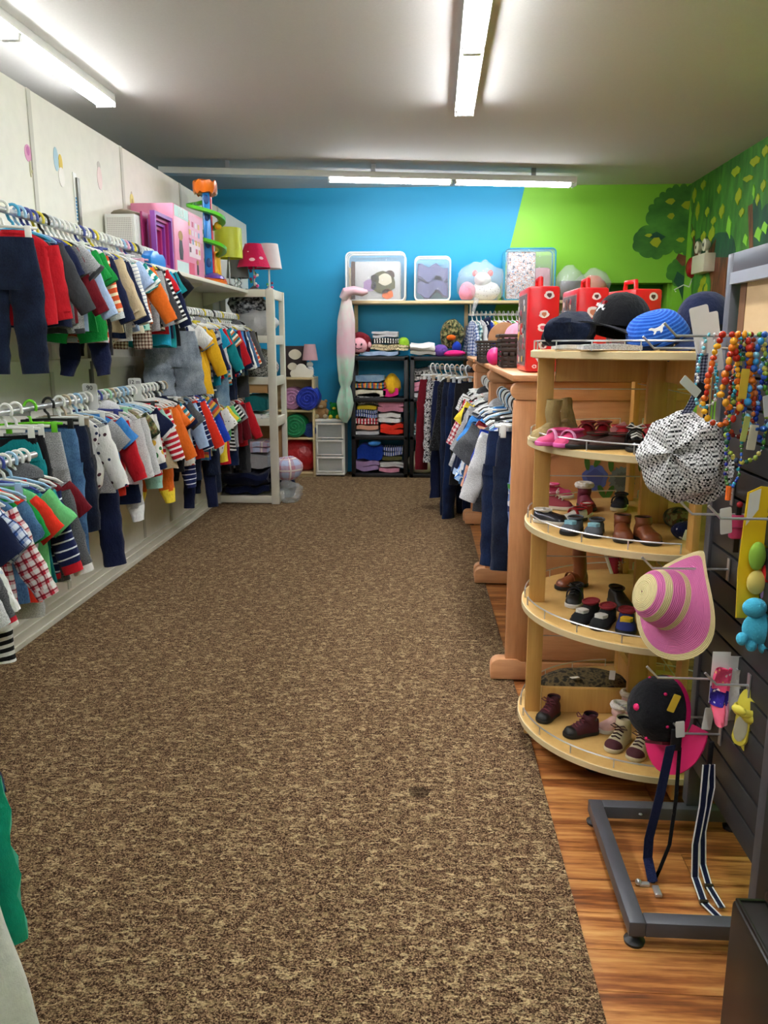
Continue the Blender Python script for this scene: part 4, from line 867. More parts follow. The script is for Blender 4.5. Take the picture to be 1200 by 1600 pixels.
t = NT('fabric_purpleknit'); wv = t.n('ShaderNodeTexWave'); wv.inputs['Scale'].default_value = 60; wv.inputs['Distortion'].default_value = 3; t.l(t.coord('UV'), wv.inputs[0]); t.bump(wv.outputs[1], .8, .004); FAB['purpleknit'] = ('lilac knit', t.out(t.mix(wv.outputs[1], '#4c5088', '#8e92c4'), .9))
clear_bag('small clear bag with white piping holding a folded lilac knit blanket', 648, 401, 704, 468, 8.70, .2, WHITE, fill_knit)
# bag of plush
c = pY(752, 470, 8.74)
o = thing('plastic_bag', 'wrinkled clear plastic bag tied around pink and white plush toys', 'plastic bag', (c.x, 8.80, BSZ+.001)); lump('film', CLEAR2, (0, 0, 0), .26, .15, .22, .22, 9, 3, o)
MB().tube([(-.05, -.16, .02), (-.08, -.18, -.08), (-.09, -.17, -.16)], [.03, .02, .012], 8).build('tied_end', CLEAR2, o)
r = thing('plush_toy', 'white spotted plush toy inside the tied plastic bag', 'plush toy', (c.x+.03, 8.80, BSZ+.01)); lump('body', fm('whitedot'), (.02, 0, .0), .15, .09, .11, .12, 8, 4, r); lump('head', fm('white'), (-.02, -.02, .14), .09, .08, .08, .08, 9, 5, r); lump('ear', fm('red'), (.06, -.02, .24), .03, .02, .035, .1, 9, 6, r); lump('ear', fm('red'), (-.1, -.02, .24), .03, .02, .035, .1, 9, 7, r)
r = lump('plush_toy', fm('pink'), (c.x-.15, 8.76, BSZ+.012), .09, .08, .1, .15, 10, 9); tag(r, 'pink plush toy squashed inside the tied plastic bag', 'plush toy')
def fill_print(x, y, z, W, D, H):
    r = thing('comforter_pack', 'white comforter with grey and red print zipped in blue-trimmed bag', 'bedding', (x, y, z)); bx('panel', fm('printed'), r, -W*.43, W*.12, 0, D*.7, 0, H*.93, .02); bx('fold', fm('dustypink'), r, W*.10, W*.43, .02, D*.7, 0, H*.62, .03)
F_camo('printed', 'printed', ['#e4e2e0', '#8a98b8', '#e4e2e0', '#b06a5c', '#e4e2e0', '#5c6478'], 26); F_plain('dustypink', 'dusty pink', '#b58a94')
clear_bag('tall clear zip bag with blue trim holding printed bedding', 787, 388, 869, 468, 8.68, .24, BLUETRIM, fill_print, .04)
c = pY(892, 468, 8.72)
o = lump('plastic_bag', CLEAR2, (c.x, 8.8, BSZ+.001), .17, .12, .19, .25, 9, 12); tag(o, 'clear plastic bag slumped around a black printed box', 'plastic bag')
o = bx('boxed_goods', plain('black_print_box', '#1c1c20', .4), None, c.x-.1, c.x+.11, 8.76, 8.88, BSZ+.002, BSZ+.2, .004); tag(o, 'black printed box inside the slumped plastic bag', 'box')
c = pY(938, 468, 8.72)
o = lump('plastic_bag', CLEAR2, (c.x-.06, 8.82, BSZ+.001), .17, .11, .17, .25, 9, 15); tag(o, 'clear plastic bag wrapped over an orange plush', 'plastic bag')
o = lump('plush_toy', fm('orange'), (c.x-.05, 8.82, BSZ+.002), .13, .08, .14, .2, 8, 16); tag(o, 'orange and yellow plush wrapped in clear plastic', 'plush toy')
bx('board', BIRCH, BS, BW+.001, BW+.28, 0, .33, 0, .03, .002)
# ------------------------------------------------------------------ mermaid tail blanket hanging at the shelf end
t = NT('mermaid_tail_satin'); sp = t.n('ShaderNodeSeparateXYZ'); t.l(t.coord('Object'), sp.inputs[0]); v = t.n('ShaderNodeTexVoronoi'); v.inputs['Scale'].default_value = 22; t.l(t.coord('UV', (1, .6, 1)), v.inputs['Vector'])
cc = t.ramp(t.math('ADD', t.math('MULTIPLY', sp.outputs[2], .55), .78), [(.30, '#9fdcc0'), (.42, '#b8e0cc'), (.46, '#d9b8c4'), (.72, '#c9cfc4'), (.86, '#d8a4b8')]); cc = t.mix(t.math('MULTIPLY', v.outputs['Distance'], .35), cc, '#e890b0'); MER = t.out(cc, .35)
p0, p1 = pY(548, 462, 8.62), pY(541, 660, 8.62); zt = p0.z; H = p0.z-p1.z
prof = [(.0, .09), (.06, .12), (.2, .19), (.45, .20), (.66, .15), (.71, .10), (.74, .13), (.84, .19), (.95, .13), (1.0, .05)]
m = loft([(-f*H, w_, w_*.45, -.03*f) for f, w_ in prof], 26, 0, .010, 2.4, 0)
o = thing('mermaid_blanket', 'pink and mint satin mermaid tail blanket knotted on the shelf end', 'blanket', (p0.x-.04, 8.58, zt)); m.build('tail', MER, o)
MB().tube([(-.03, .0, -.03), (.0, -.02, .03), (.08, -.02, .05), (.17, -.01, .03), (.22, 0, .035)], [.05, .055, .045, .04, .02], 10).build('knot', MER, o)
# ------------------------------------------------------------------ linens on the black shelving
GL_ = 'linens on the black shelving'
def lin_item(fab, label, x0, y0, x1, y1, layers=2, Y=8.645, D=.24, name='folded_blanket', cat='blanket', zb=None):
    a, b = pY(x0, y1, Y), pY(x1, y0, Y); z = a.z if zb is None else zb
    return folded(name, label, cat, fm(fab), (a.x+b.x)/2, Y+.02, z, b.x-a.x, D, b.z-z, layers, GL_, None, int(x0))
def zrow(i): return BZ[i]+.001
def stack(items, base):
    z = base
    for fab, label, x0, x1, h, layers in items:
        a, b = pY(x0, 600, 8.645), pY(x1, 600, 8.645)
        folded('folded_blanket', label, 'blanket', fm(fab), (a.x+b.x)/2, 8.67, z, b.x-a.x, .23, h, layers, GL_, None, int(x0+z*100)); z += h*1.1+.006
stack([('lblue', 'pale blue folded cloth under the leopard-print one on black shelving', 562, 622, .045, 1), ('leopard', 'folded leopard-spotted cloth in the pile beside the pink monkey', 580, 637, .06, 2), ('bwstripe', 'black and white folded cloth under the grey folded one', 582, 622, .05, 2), ('lgrey', 'grey folded cloth topping the pile beside the pink monkey', 582, 621, .06, 2)], zrow(0))
stack([('cream', 'cream folded blanket under the maroon striped one, second black shelf', 554, 604, .075, 1), ('multistripe', 'rust and grey striped folded blanket, second black shelf', 554, 602, .06, 2), ('ldenim', 'dusty blue folded quilt topping its pile, second black shelf', 554, 600, .075, 1)], zrow(1))
stack([('hotpink', 'hot pink folded fleece beside the mustard plush', 598, 622, .09, 1)], zrow(1))
stack([('lgrey', 'pale grey folded sheet under the coral pile, third black shelf', 554, 592, .04, 1), ('peach', 'coral folded blanket above the pale grey sheet', 556, 591, .05, 1), ('redstripe', 'red and pink folded blanket under the rainbow one', 552, 590, .06, 2), ('bluestripe', 'blue edged folded blanket, middle of its pile', 555, 589, .075, 2), ('bryellow', 'yellow and white folded blanket', 557, 588, .045, 1), ('bwprint', 'grey and white zigzag folded blanket topping the left pile', 557, 592, .11, 2)], zrow(2))
stack([('brightred', 'bright red folded fleece at the bottom of the pink pile', 594, 630, .11, 2), ('white', 'white lacy folded blanket between red and pink fleeces', 591, 626, .10, 2), ('pink', 'pink folded fleece topping the red and white pile', 590, 630, .12, 2)], zrow(2))
stack([('lilac', 'lilac folded fleece on the lowest black shelf', 554, 591, .11, 2), ('royal', 'deep blue folded fleece with pale blue knitted doll on it', 558, 598, .17, 1)], zrow(3))
stack([('pink', 'pink folded cloth on the lowest black shelf', 592, 624, .045, 1), ('lgrey', 'light grey folded cloth above the pink one', 594, 631, .06, 2), ('olive', 'olive folded cloth in the lowest pile', 597, 628, .045, 1), ('bluestripe', 'blue and white folded cloth topping the lowest pile', 598, 629, .085, 2)], zrow(3))
o = lump('plush_toy', fm('yellow'), (pY(612, 600, 8.7).x, 8.75, zrow(1)+.03), .09, .09, .12, .2, 9, 21); tag(o, 'mustard brown plush behind the hot pink fleece', 'plush toy')
r = thing('plush_toy', 'pink faced monkey plush lying on the black shelving', 'plush toy', (pY(562, 540, 8.72).x, 8.72, zrow(0)))
lump('head', fm('maroon'), (0, .02, .02), .13, .1, .13, .06, 8, 22, r); lump('face', plain('pink_vinyl', '#e8a8b4', .5), (.0, -.06, .04), .085, .05, .085, .03, 8, 23, r)
for sx in (-1, 1): MB().ball((sx*.03, -.115, .125), .009, .006, .012).build('eye', BLACKP, r); lump('ear', plain('pink_vinyl', '#e8a8b4', .5), (sx*.10, -.03, .09), .03, .02, .035, .02, 8, 24, r)
MB().tube([(-.035, -.112, .088), (0, -.118, .075), (.035, -.112, .088)], .004, 6).build('mouth', BLACKP, r)
o = lump('plush_toy', fm('lime'), (pY(630, 545, 8.7).x, 8.75, zrow(0)+.075), .065, .06, .07, .1, 9, 25); tag(o, 'small green plush head on the leopard cloth', 'plush toy')
o = folded('folded_blanket', 'thick white folded quilt hanging over the second black unit', 'blanket', fm('white'), pY(660, 545, 8.62).x, 8.63, zrow(0), .26, .26, .12, 3, GL_, None, 31)
r = thing('plush_toy', 'dark green toothy monster plush with purple limbs on black shelving', 'plush toy', (pY(706, 545, 8.7).x, 8.78, zrow(0)))
lump('body', fm('camo'), (0, 0, .08), .13, .09, .17, .15, 10, 41, r); lump('paw', fm('purple'), (-.12, -.08, 0), .08, .06, .07, .1, 10, 42, r); lump('paw', fm('hotpink'), (.02, -.1, 0), .12, .05, .035, .2, 10, 43, r); lump('paw', fm('royal'), (.05, -.06, .05), .05, .05, .06, .1, 10, 44, r); lump('nose', fm('orange'), (-.01, -.09, .17), .05, .03, .03, .1, 10, 45, r)
stack([('lgrey', 'grey folded bedding on the second black unit', 642, 676, .05, 1), ('pink', 'pale pink crumpled bedding on the second black unit', 645, 676, .10, 2), ('bwprint', 'white and silver crumpled bedding on the second black unit', 644, 680, .12, 2)], zrow(1))
o = lump('rolled_blanket', fm('bwprint'), (pY(705, 600, 8.7).x, 8.75, zrow(1)+.0), .15, .12, .15, .1, 9, 50); tag(o, 'white leaf-print bundled blanket on the second black unit', 'blanket')
stack([('tealplaid', 'teal folded cloth on the third tier of the second unit', 641, 660, .05, 1), ('gcamo', 'grey blue folded cloth on the third tier of the second unit', 641, 658, .06, 2)], zrow(2))
o = lump('pillow', plain('champagne_satin', '#b8b09a', .3), (pY(660, 700, 8.7).x, 8.74, zrow(3)), .17, .13, .14, .1, 7, 52); tag(o, 'champagne satin pillow bundle on the lowest black shelf', 'pillow')
o = lump('knitted_doll', fm('blue'), (pY(584, 720, 8.65).x, 8.66, zrow(3)+.30), .07, .05, .03, .3, 16, 55); tag(o, 'pale blue knitted doll lying on the deep blue fleece', 'toy')
# ------------------------------------------------------------------ bookcase and drawers
def roll(label, px_, py_, rad, fab, Y=8.63, L=.26, zb=None, sat=.4):
    c = pY(px_, py_, Y); zb = c.z if zb is None else zb
    t = NT('nylon_'+fab); col = {'pink': '#c08ab0', 'blue': '#1c34a8', 'green': '#1c8a54', 'dblue': '#1c3a7c', 'red': '#a8141c'}[fab]; t.bump(t.noise(t.coord('Object'), 18, 3), .9, .02); mt = t.out(col, sat)
    r = thing('sleeping_bag', label, 'sleeping bag', (c.x, Y, zb))
    def fn(x, y, z, a): k = 1+.08*nzv((x, y, z), 14, px_); return (x*k, -z, y*k+rad*.98)
    MB().lathe([(rad*.8, -L), (rad, -L*.9), (rad*1.02, -L*.5), (rad, -.03), (rad*.93, 0)], 26, fn=lambda x, y, z, a: fn(x, y, z, a)).build('roll', mt, r)
    m = MB(); sp_ = []
    for i in range(64): a = i*.32; rr = rad*(.95-.9*i/64); sp_.append((rr*cos(a), -.006, rad*.98+rr*sin(a)))
    m.tube(sp_, rad*.05, 6).build('spiral_end', mt, r)
    return r
roll('rolled pink satin sleeping bag on the top shelf of the bookcase', 455, 620, .12, 'pink', zb=CZ[1]+.001)
roll('shiny royal blue rolled sleeping bag on the top shelf of the bookcase', 480, 620, .125, 'blue', Y=8.57, zb=CZ[1]+.001)
roll('rolled emerald green sleeping bag on the middle shelf of the bookcase', 460, 660, .125, 'green', Y=8.6, zb=CZ[2]+.001)
roll('small dark blue rolled bag beside the emerald green one', 483, 665, .075, 'dblue', zb=CZ[2]+.001)
o = lump('sleeping_bag', (lambda t: (t.bump(t.noise(t.coord('Object'), 14, 3), .8, .02), t.out('#a8141c', .35))[1])(NT('nylon_red')), (pY(467, 720, 8.7).x, 8.76, CZ[3]+.001), .22, .15, .20, .06, 6, 60); tag(o, 'big red stuffed nylon bag on the lowest bookcase shelf', 'sleeping bag')
def lamp(label, loc, stem, shade, sm, bm, r0, r1, extras=None, base_r=.05):
    r = thing('table_lamp', label, 'lamp', loc)
    MB().lathe([(base_r, 0), (base_r, .012), (base_r*.5, .03), (.012, .04)], 18).build('base', bm, r); MB().tube([(0, 0, .03), (0, 0, stem)], .008, 8).build('stem', bm, r)
    MB().lathe([(r0, stem-.01), (r1, stem+shade)], 28, cap=False).build('lamp_shade', sm, r)
    MB().tube([(0, 0, stem), (0, 0, stem+.05)], .014, 8).build('socket', BLACKP, r)
    if extras: extras(r)
    return r
PINKSH = plain('dusty_pink_shade', '#c9a0a6', .8)
lamp('small lamp with dusty pink shade and monkey base on the bookcase', (pY(485, 588, 8.72).x, 8.72, CZ[0]), .19, .16, PINKSH, STEEL, .085, .06, lambda r: (lump('monkey_figure', fm('lgrey'), (.0, -.02, .03), .04, .035, .05, .1, 9, 61, r), lump('monkey_head', fm('white'), (.0, -.02, .11), .035, .03, .03, .1, 9, 62, r)))
P = arc(.05, .05, .05, 1.5*pi, .5*pi, 8)[::-1]
cl = [(-.12, .0)] + arc(-.09, .04, .04, 1.2*pi, .5*pi, 6) + arc(-.01, .085, .06, pi, .1*pi, 8) + arc(.085, .045, .04, .6*pi, -.3*pi, 6) + [(.12, 0)]
o = MB().prism(cl, 0, .03, 'y').build('cloud_ornament', plain('cloud_cream', '#ece6d8', .6), None, True, .004); o.location = (pY(472, 590, 8.63).x, 8.63, CZ[0]+.001); tag(o, 'cream wooden cloud ornament standing on the bookcase', 'ornament')
c = pY(461, 590, 8.75)
r = thing('picture_box', 'dark printed box with pale monkey picture behind the cloud ornament', 'box', (c.x, 8.78, CZ[0]+.001)); bx('carton', plain('dark_brown_card', '#2c1c1c', .6), r, -.13, .12, 0, .1, 0, .33, .003)
for (x, z, rr) in ((.0, .24, .065), (-.03, .11, .05)): MB().prism([(x+rr*cos(2*pi*i/18)*(1+.1*cos(2*2*pi*i/18)), z+rr*.85*sin(2*pi*i/18)) for i in range(18)], -.002, .001, 'y').build('printed_shape', plain('cream_print', '#e6dcc4', .6), r, False)
# plush on drawers
def teddy(label, x, y, z, s, fab, fab2):
    r = thing('teddy', label, 'plush toy', (x, y, z))
    lump('body', fm(fab), (0, 0, 0), .06*s, .05*s, .065*s, .06, 9, 70, r); lump('head', fm(fab), (0, -.015*s, .09*s), .05*s, .045*s, .045*s, .05, 9, 71, r); lump('muzzle', fm(fab2), (.0, -.055*s, .10*s), .02*s, .015*s, .016*s, .03, 9, 72, r)
    for sx in (-1, 1):
        lump('ear', fm(fab), (sx*.04*s, -.01*s, .15*s), .016*s, .01*s, .016*s, .02, 9, 73, r); lump('arm', fm(fab), (sx*.055*s, -.03*s, .035*s), .02*s, .03*s, .03*s, .05, 9, 74, r); lump('leg', fm(fab2), (sx*.04*s, -.06*s, 0), .024*s, .035*s, .024*s, .05, 9, 75, r)
F_plain('teddytan', 'tan', '#b08a5c')
teddy('tan teddy bear sitting on the drawer tower beside the green plush', pY(503, 655, 8.75).x, 8.76, DH+.001, 1.15, 'teddytan', 'tan')
teddy('green plush with yellow feet slumped on the drawer tower', pY(523, 655, 8.75).x, 8.76, DH+.001, 1.0, 'green', 'bryellow')
for i, fab in enumerate(('cream', 'white', 'lgrey')):
    z0 = .05+i*dh+.02; folded('folded_cloth', ['cream folded cloth in the bottom clear drawer', 'white crumpled cloth in the middle clear drawer', 'grey folded papers and cloth in the top clear drawer'][i], 'cloth', fm(fab), DR.location.x+DW/2, 8.64+.04, z0, DW*.74, .2, (.1, .12, .06)[i], 2, None, None, 80+i)
# ------------------------------------------------------------------ on the white shelving unit
def wu(name, label, cat, mat, x, z, W, D, H, layers, seed, y=7.12): return folded(name, label, cat, mat, -1.99+x, y, z, W, D, H, layers, 'bedding in the white shelving unit', None, seed)
WZ = [.073, .778, 1.143, 1.503]
wu('folded_quilt', 'navy folded quilt at the bottom of the white shelving unit', 'bedding', fm('navy'), .285, WZ[0], .41, .34, .2, 3, 90)
wu('folded_quilt', 'grey padded mat between navy quilt and patchwork in white unit', 'bedding', fm('grey'), .285, WZ[0]+.235, .41, .34, .14, 1, 91)
wu('folded_quilt', 'pastel patchwork quilt topping the bottom pile of the white unit', 'bedding', fm('patch'), .29, WZ[0]+.39, .40, .34, .09, 2, 92) if 'patch' in FAB else None
wu('play_mat', 'teal play mat with yellow flower folded in the white unit', 'bedding', fm('tealprint'), .285, WZ[1]+.05, .41, .34, .14, 1, 93) if 'tealprint' in FAB else None
wu('play_mat', 'pale blue printed pad under the teal play mat', 'bedding', fm('animal'), .285, WZ[1], .41, .36, .04, 1, 94)
o = lump('bundled_clothes', fm('bwprint'), (-1.60, 7.32, WZ[2]), .17, .16, .13, .25, 9, 95); tag(o, 'bag of bundled printed clothes in the white unit', 'cloth bundle')
o = lump('bundled_clothes', fm('lgrey'), (-1.62, 7.32, WZ[3]), .2, .18, .13, .25, 9, 96); tag(o, 'grey bundled cloth on the upper shelf of the white unit', 'cloth bundle')
o = lump('bundled_clothes', fm('gcamo'), (-1.68, 7.34, WZ[3]+.2), .17, .15, .11, .25, 9, 97); tag(o, 'grey camouflage bundle topping the upper shelf of the white unit', 'cloth bundle')
o = lump('spilling_quilt', fm('patch'), (-1.36, 7.30, .20), .14, .16, .12, .2, 9, 98) if 'patch' in FAB else None
if o: tag(o, 'patchwork quilt end spilling out of the white unit side', 'bedding')
o = lump('plastic_bag', CLEAR2, (-1.33, 7.22, .007), .12, .12, .10, .5, 12, 99); tag(o, 'silvery plastic wrap bunched below the spilling patchwork quilt', 'plastic bag')
o = lump('backpack', fm('navy'), (-1.40, 7.46, .007), .09, .1, .12, .2, 9, 100); tag(o, 'dark bag on the carpet behind the silvery plastic wrap', 'bag')
# ------------------------------------------------------------------ toys on the wall shelf
TZ = 1.891
# perforated cabinet
r = thing('toy_cabinet', 'white toy cabinet with perforated end panel on the toy shelf', 'toy', (-1.985, 4.92, TZ))
bx('body', WHITE, r, 0, .185, .01, .36, .0, .31, .004)
t = NT('perforated_white'); v = t.n('ShaderNodeTexVoronoi'); v.inputs['Scale'].default_value = 95; v.inputs['Randomness'].default_value = 0; t.l(t.coord('Object', (1, 0, 1)), v.inputs['Vector'])
PERF = t.out(t.mix(t.math('LESS_THAN', v.outputs['Distance'], .28), '#e6e2de', '#a09a9a'), .4)
bx('perforated_panel', PERF, r, .018, .167, .004, .012, .02, .29)
bx('side_panel', WHITE, r, .184, .188, .04, .33, .03, .28)
o = MB().lathe([(.0001, 0), (.10, .0), (.16, .012), (.18, .02), (.14, .03), (.001, .035)], 16, fn=lambda x, y, z, a: (x*.6, y, z+.006*sin(3*a)), c=(0, 0, 0)).build('paper_bag', plain('crumpled_paper', '#b8aa98', .8), None); o.location = (-1.89, 5.12, TZ+.311); tag(o, 'crumpled brown paper lying on the white toy cabinet', 'paper')
# blue toy part in front
r = thing('toy_car', 'blue plastic toy piece in front of the white cabinet', 'toy', (-1.68, 4.72, TZ)); MB().prism([(0, 0), (.26, 0), (.26, .05), (.22, .075), (.16, .07), (.12, .085), (.05, .08), (0, .05)], -.02, .04, 'x').build('body', plain('blue_toy_plastic', '#1480d8', .3), r, True, .006)
# purple frame toy, opening towards the aisle
PUR = plain('purple_toy_plastic', '#8a3a9c', .35); MAG = plain('magenta_toy_plastic', '#a8286c', .4)
r = thing('doll_house', 'purple and magenta toy frame with nested openings on the toy shelf', 'toy', (-1.97, 5.0, TZ))
for k, (mt, x0) in enumerate(((PUR, .27), (MAG, .25), (PUR, .235), (MAG, .22))):
    i0 = .022*k; m = MB(); x1 = x0-.03
    y0, y1, z0, z1 = i0, .33-i0, i0, .34-i0; w_ = .022
    m.box(x1, x0, y0, y0+w_, z0, z1).box(x1, x0, y1-w_, y1, z0, z1).box(x1, x0, y0+w_, y1-w_, z0, z0+w_).box(x1, x0, y0+w_, y1-w_, z1-w_, z1).build('frame', mt, r, False)
bx('back', MAG, r, .178, .19, .005, .325, .005, .335)
# pink doll box and the pale box behind it
r = thing('toy_box', 'pink printed doll box with white lettering on the toy shelf', 'toy box', (-1.98, 5.36, TZ))
PINKB = plain('pink_card', '#e88fb0', .4); bx('carton', PINKB, r, 0, .28, 0, .67, 0, .44, .003)
X = .2805
def patch(y0, y1, z0, z1, col, nm='printed_panel', d=.001): return bx(nm, plain('print_'+col.strip('#'), col, .4), r, X, X+d, y0, y1, z0, z1)
patch(.02, .32, .365, .435, '#bfe0d8'); patch(.33, .65, .26, .42, '#f3b4cc'); patch(.31, .58, .14, .25, '#f5dce6'); patch(.03, .28, .02, .09, '#cfe6e4'); patch(.30, .42, .02, .10, '#d84a6a')
rp = random.Random(9)
for q in range(16):
    yy, zz = .32+(q % 4)*.072, .17+(q//4)*.058; patch(yy, yy+.03+rp.random()*.015, zz, zz+.035, rp.choice(['#d0486e', '#f4e6ec', '#6a3a44', '#e8c060', '#8aa8c8']), 'printed_sticker', .0016)
for yy, zz, s_ in ((.13, .10, .9), (.5, .03, .5)):
    MB().prism([(yy+.05*s_*cos(2*pi*i/16), zz+(.17+.035*sin(2*pi*i/16))*s_) for i in range(16)], X, X+.0016, 'x').build('printed_figure', plain('print_gold', '#b88a3c', .5), r, False); MB().prism([(yy-.035*s_, zz), (yy+.035*s_, zz), (yy+.05*s_, zz+.06*s_), (yy+.03*s_, zz+.14*s_), (yy-.03*s_, zz+.14*s_), (yy-.05*s_, zz+.06*s_)], X, X+.0012, 'x').build('printed_figure', plain('print_black', '#2a2024', .5), r, False)
text('LOL', .075, plain('print_white', '#f2f0ee', .4), r, (X+.0015, .17, .40), (pi/2, 0, pi/2))
# marble run tower
r = thing('marble_run', 'tall marble run tower with blue, red and green slide on the toy shelf', 'toy', (-1.78, 6.42, TZ), R_(20))
TB = plain('blue_run_plastic', '#1a7fd0', .25); TR = plain('red_run_plastic', '#cc1824', .3); TO = plain('orange_run_plastic', '#f07818', .3); TG = plain('green_run_plastic', '#58c020', .3); TY = plain('yellow_run_plastic', '#f0b810', .3); TP = plain('purple_run_plastic', '#6a48b0', .3)
H = .68
MB().lathe([(.15, 0), (.16, .02), (.12, .045), (.06, .06)], 22, fn=lambda x, y, z, a: (x*.9, y*1.3, z)).build('base', TO, r)
MB().lathe([(.13, .04), (.12, .06), (.05, .085)], 20, fn=lambda x, y, z, a: (x*.7+.03, y*.9-.05, z)).build('base_dish', TP, r)
MB().prism([(-.03, .05), (.03, .05), (.028, H), (-.028, H)], -.09, -.03, 'y').build('column', TB, r, True, .012)
for z in (.16, .3, .5, .62): MB().ball((-.0, -.09, z), .02, .006, .035).build('column_window', plain('deep_blue_window', '#0c4488', .4), r)
MB().tube([(.02, .04, .05), (.02, .04, H-.02)], .034, 16).build('lift_tube', TR, r)
MB().lathe([(.10, H-.01), (.115, H+.02), (.115, H+.07), (.10, H+.075)], 20, fn=lambda x, y, z, a: (x*.8, y*1.1-.02, z+.01*sin(8*a))).build('top_tray', TO, r)
MB().box(.05, .1, .04, .12, H+.0, H+.08).build('top_gate', WHITE, r, True, .01)
hx = []
for i in range(64):
    a = i/63*2*pi*2.2+1.2; f = i/63; rr = .12
    hx.append((rr*cos(a), rr*1.15*sin(a)-.02, H*.93-f*H*.70))
rs = []
for i, p in enumerate(hx):
    c0 = Vector((0, -.02, p[2])); d = (Vector(p)-c0).normalized()
    rs.append([Vector(p)+d*x+Vector((0, 0, z)) for x, z in ((-.028, .03), (-.026, .006), (.0, -.004), (.026, .006), (.028, .03), (.022, .03), (.02, .010), (0, .004), (-.02, .010), (-.022, .03))])
MB().rings(rs, True, True).build('spiral_slide', TG, r)
MB().ball((.09, .02, H*.66), .03, .03, .03).build('marble_cup', TY, r)
MB().tube([(.07, .10, .01), (.06, .10, .26)], [.045, .045], 16).build('side_tube', TY, r)
MB().lathe([(.08, 0), (.07, .012), (.05, .06), (.03, .07)], 16, c=(.1, .18, 0)).build('red_foot', TR, r)
# lamps on the white unit and the shelf end
lamp('lamp with tall lime green drum shade behind the marble run', (-1.74, 6.93, TZ), .26, .23, plain('lime_satin_shade', '#c2cc28', .45), STEEL, .115, .112)
lamp('lamp with dark grey shade and chrome twisted base beside the lime lamp', (-1.74, 7.22, 1.8935), .12, .15, plain('grey_shade', '#6a6c6c', .6), CHROME, .10, .085, lambda r: [MB().tube([(.03*cos(a*.5+s_), .03*sin(a*.5+s_), .02+.01*a) for a in range(11)], .005, 6).build('twisted_rod', CHROME, r) for s_ in (0, 2.1, 4.2)])
SPOT = (lambda: (F_dots('shadepink', 'pink', '#c41c50', '#f0c8d4', 16, .24), fm('shadepink'))[1])()
beads = lambda r: [MB().ball((.03*cos(i*1.3), .03*sin(i*1.3)-.01, .04+.018*i), .014).build('bead', plain(f'bead_{i%4}', ['#d8508c', '#e8e2dc', '#4c9a5c', '#8a2c48'][i % 4], .3), r) for i in range(8)]
lamp('lamp with magenta spotted shade and beaded base on the white unit', (-1.585, 7.17, 1.8935), .20, .19, SPOT, STEEL, .145, .07, beads)
lamp('lamp with white shade and thin stem on the white unit', (-1.49, 7.36, 1.8935), .21, .20, plain('white_shade', '#e8dfe0', .7), WHITE, .115, .085, lambda r: [MB().ball((.025*cos(i*2.1), .025*sin(i*2.1), .04+.012*i), .012).build('bead', plain(f'bead_{i%4}', '#d8508c', .3), r) for i in range(4)])
# ------------------------------------------------------------------ partition decals and strips
def decal(label, px_, py_, parts):
    c = pX(px_, py_, XL); r = thing('sticker_decal', label, 'wall decal', (XL+.0005, c.y, c.z))
    for k, (y, z, ry, rz_, col) in enumerate(parts):
        MB().prism([(y+ry*cos(2*pi*i/14), z+rz_*sin(2*pi*i/14)) for i in range(14)], 0, .0015+.0006*k, 'x').build('decal_shape', plain('decal_'+col.strip('#'), col, .5), r, False)
decal('pink flower decal with curled stem stuck on the partition', 44, 246, [(0, .02, .035, .04, '#d890b8'), (0, .03, .015, .022, '#c060a0'), (.01, -.05, .008, .04, '#b8b48a'), (.035, -.06, .025, .008, '#b8b48a')])
decal('white and yellow baby chick decal stuck on the partition', 92, 260, [(-.03, .03, .028, .06, '#a8c8d8'), (.02, .02, .022, .045, '#e0c040'), (.02, -.05, .035, .05, '#f2ede6')])
decal('pale pink fairy decal stuck on the partition', 155, 273, [(0, .05, .022, .024, '#c8c0b8'), (.0, -.02, .035, .065, '#f0d8d4')])
decal('yellow angel decal stuck on the partition above the toys', 206, 314, [(0, .04, .012, .02, '#c8b8a0'), (0, 0, .035, .045, '#e0d070'), (0, -.01, .015, .025, '#b89a3c')])
a, b = pX(115, 270, XL), pX(115, 345, XL)
r = thing('price_strip', 'narrow white strip printed with blue letters on the partition', 'sign', (XL+.001, a.y, b.z)); bx('strip', WHITE, r, 0, .004, -.02, .02, 0, a.z-b.z)
for q in range(7): bx('printed_mark', plain('blue_print', '#3a8cc0', .5), r, .004, .0046, -.012, .012, .01+q*.018, .022+q*.018)
# size markers on the lower near rail
for lab, yy, tx in (('white size marker reading 90 on the lower rail', 3.94, '90'), ('white size marker reading 12 m on the lower rail', 4.55, '12 m')):
    r = thing('size_marker', lab, 'size marker', (-1.72, yy, 1.175)); MB().prism(rbox(.075, 0, .13, .012), -.002, .002, 'y').build('card', WHITE, r, False).location = (0, 0, -.055); text(tx, .032, BLACKP, r, (0, -.0035, .052), (pi/2, 0, 0))
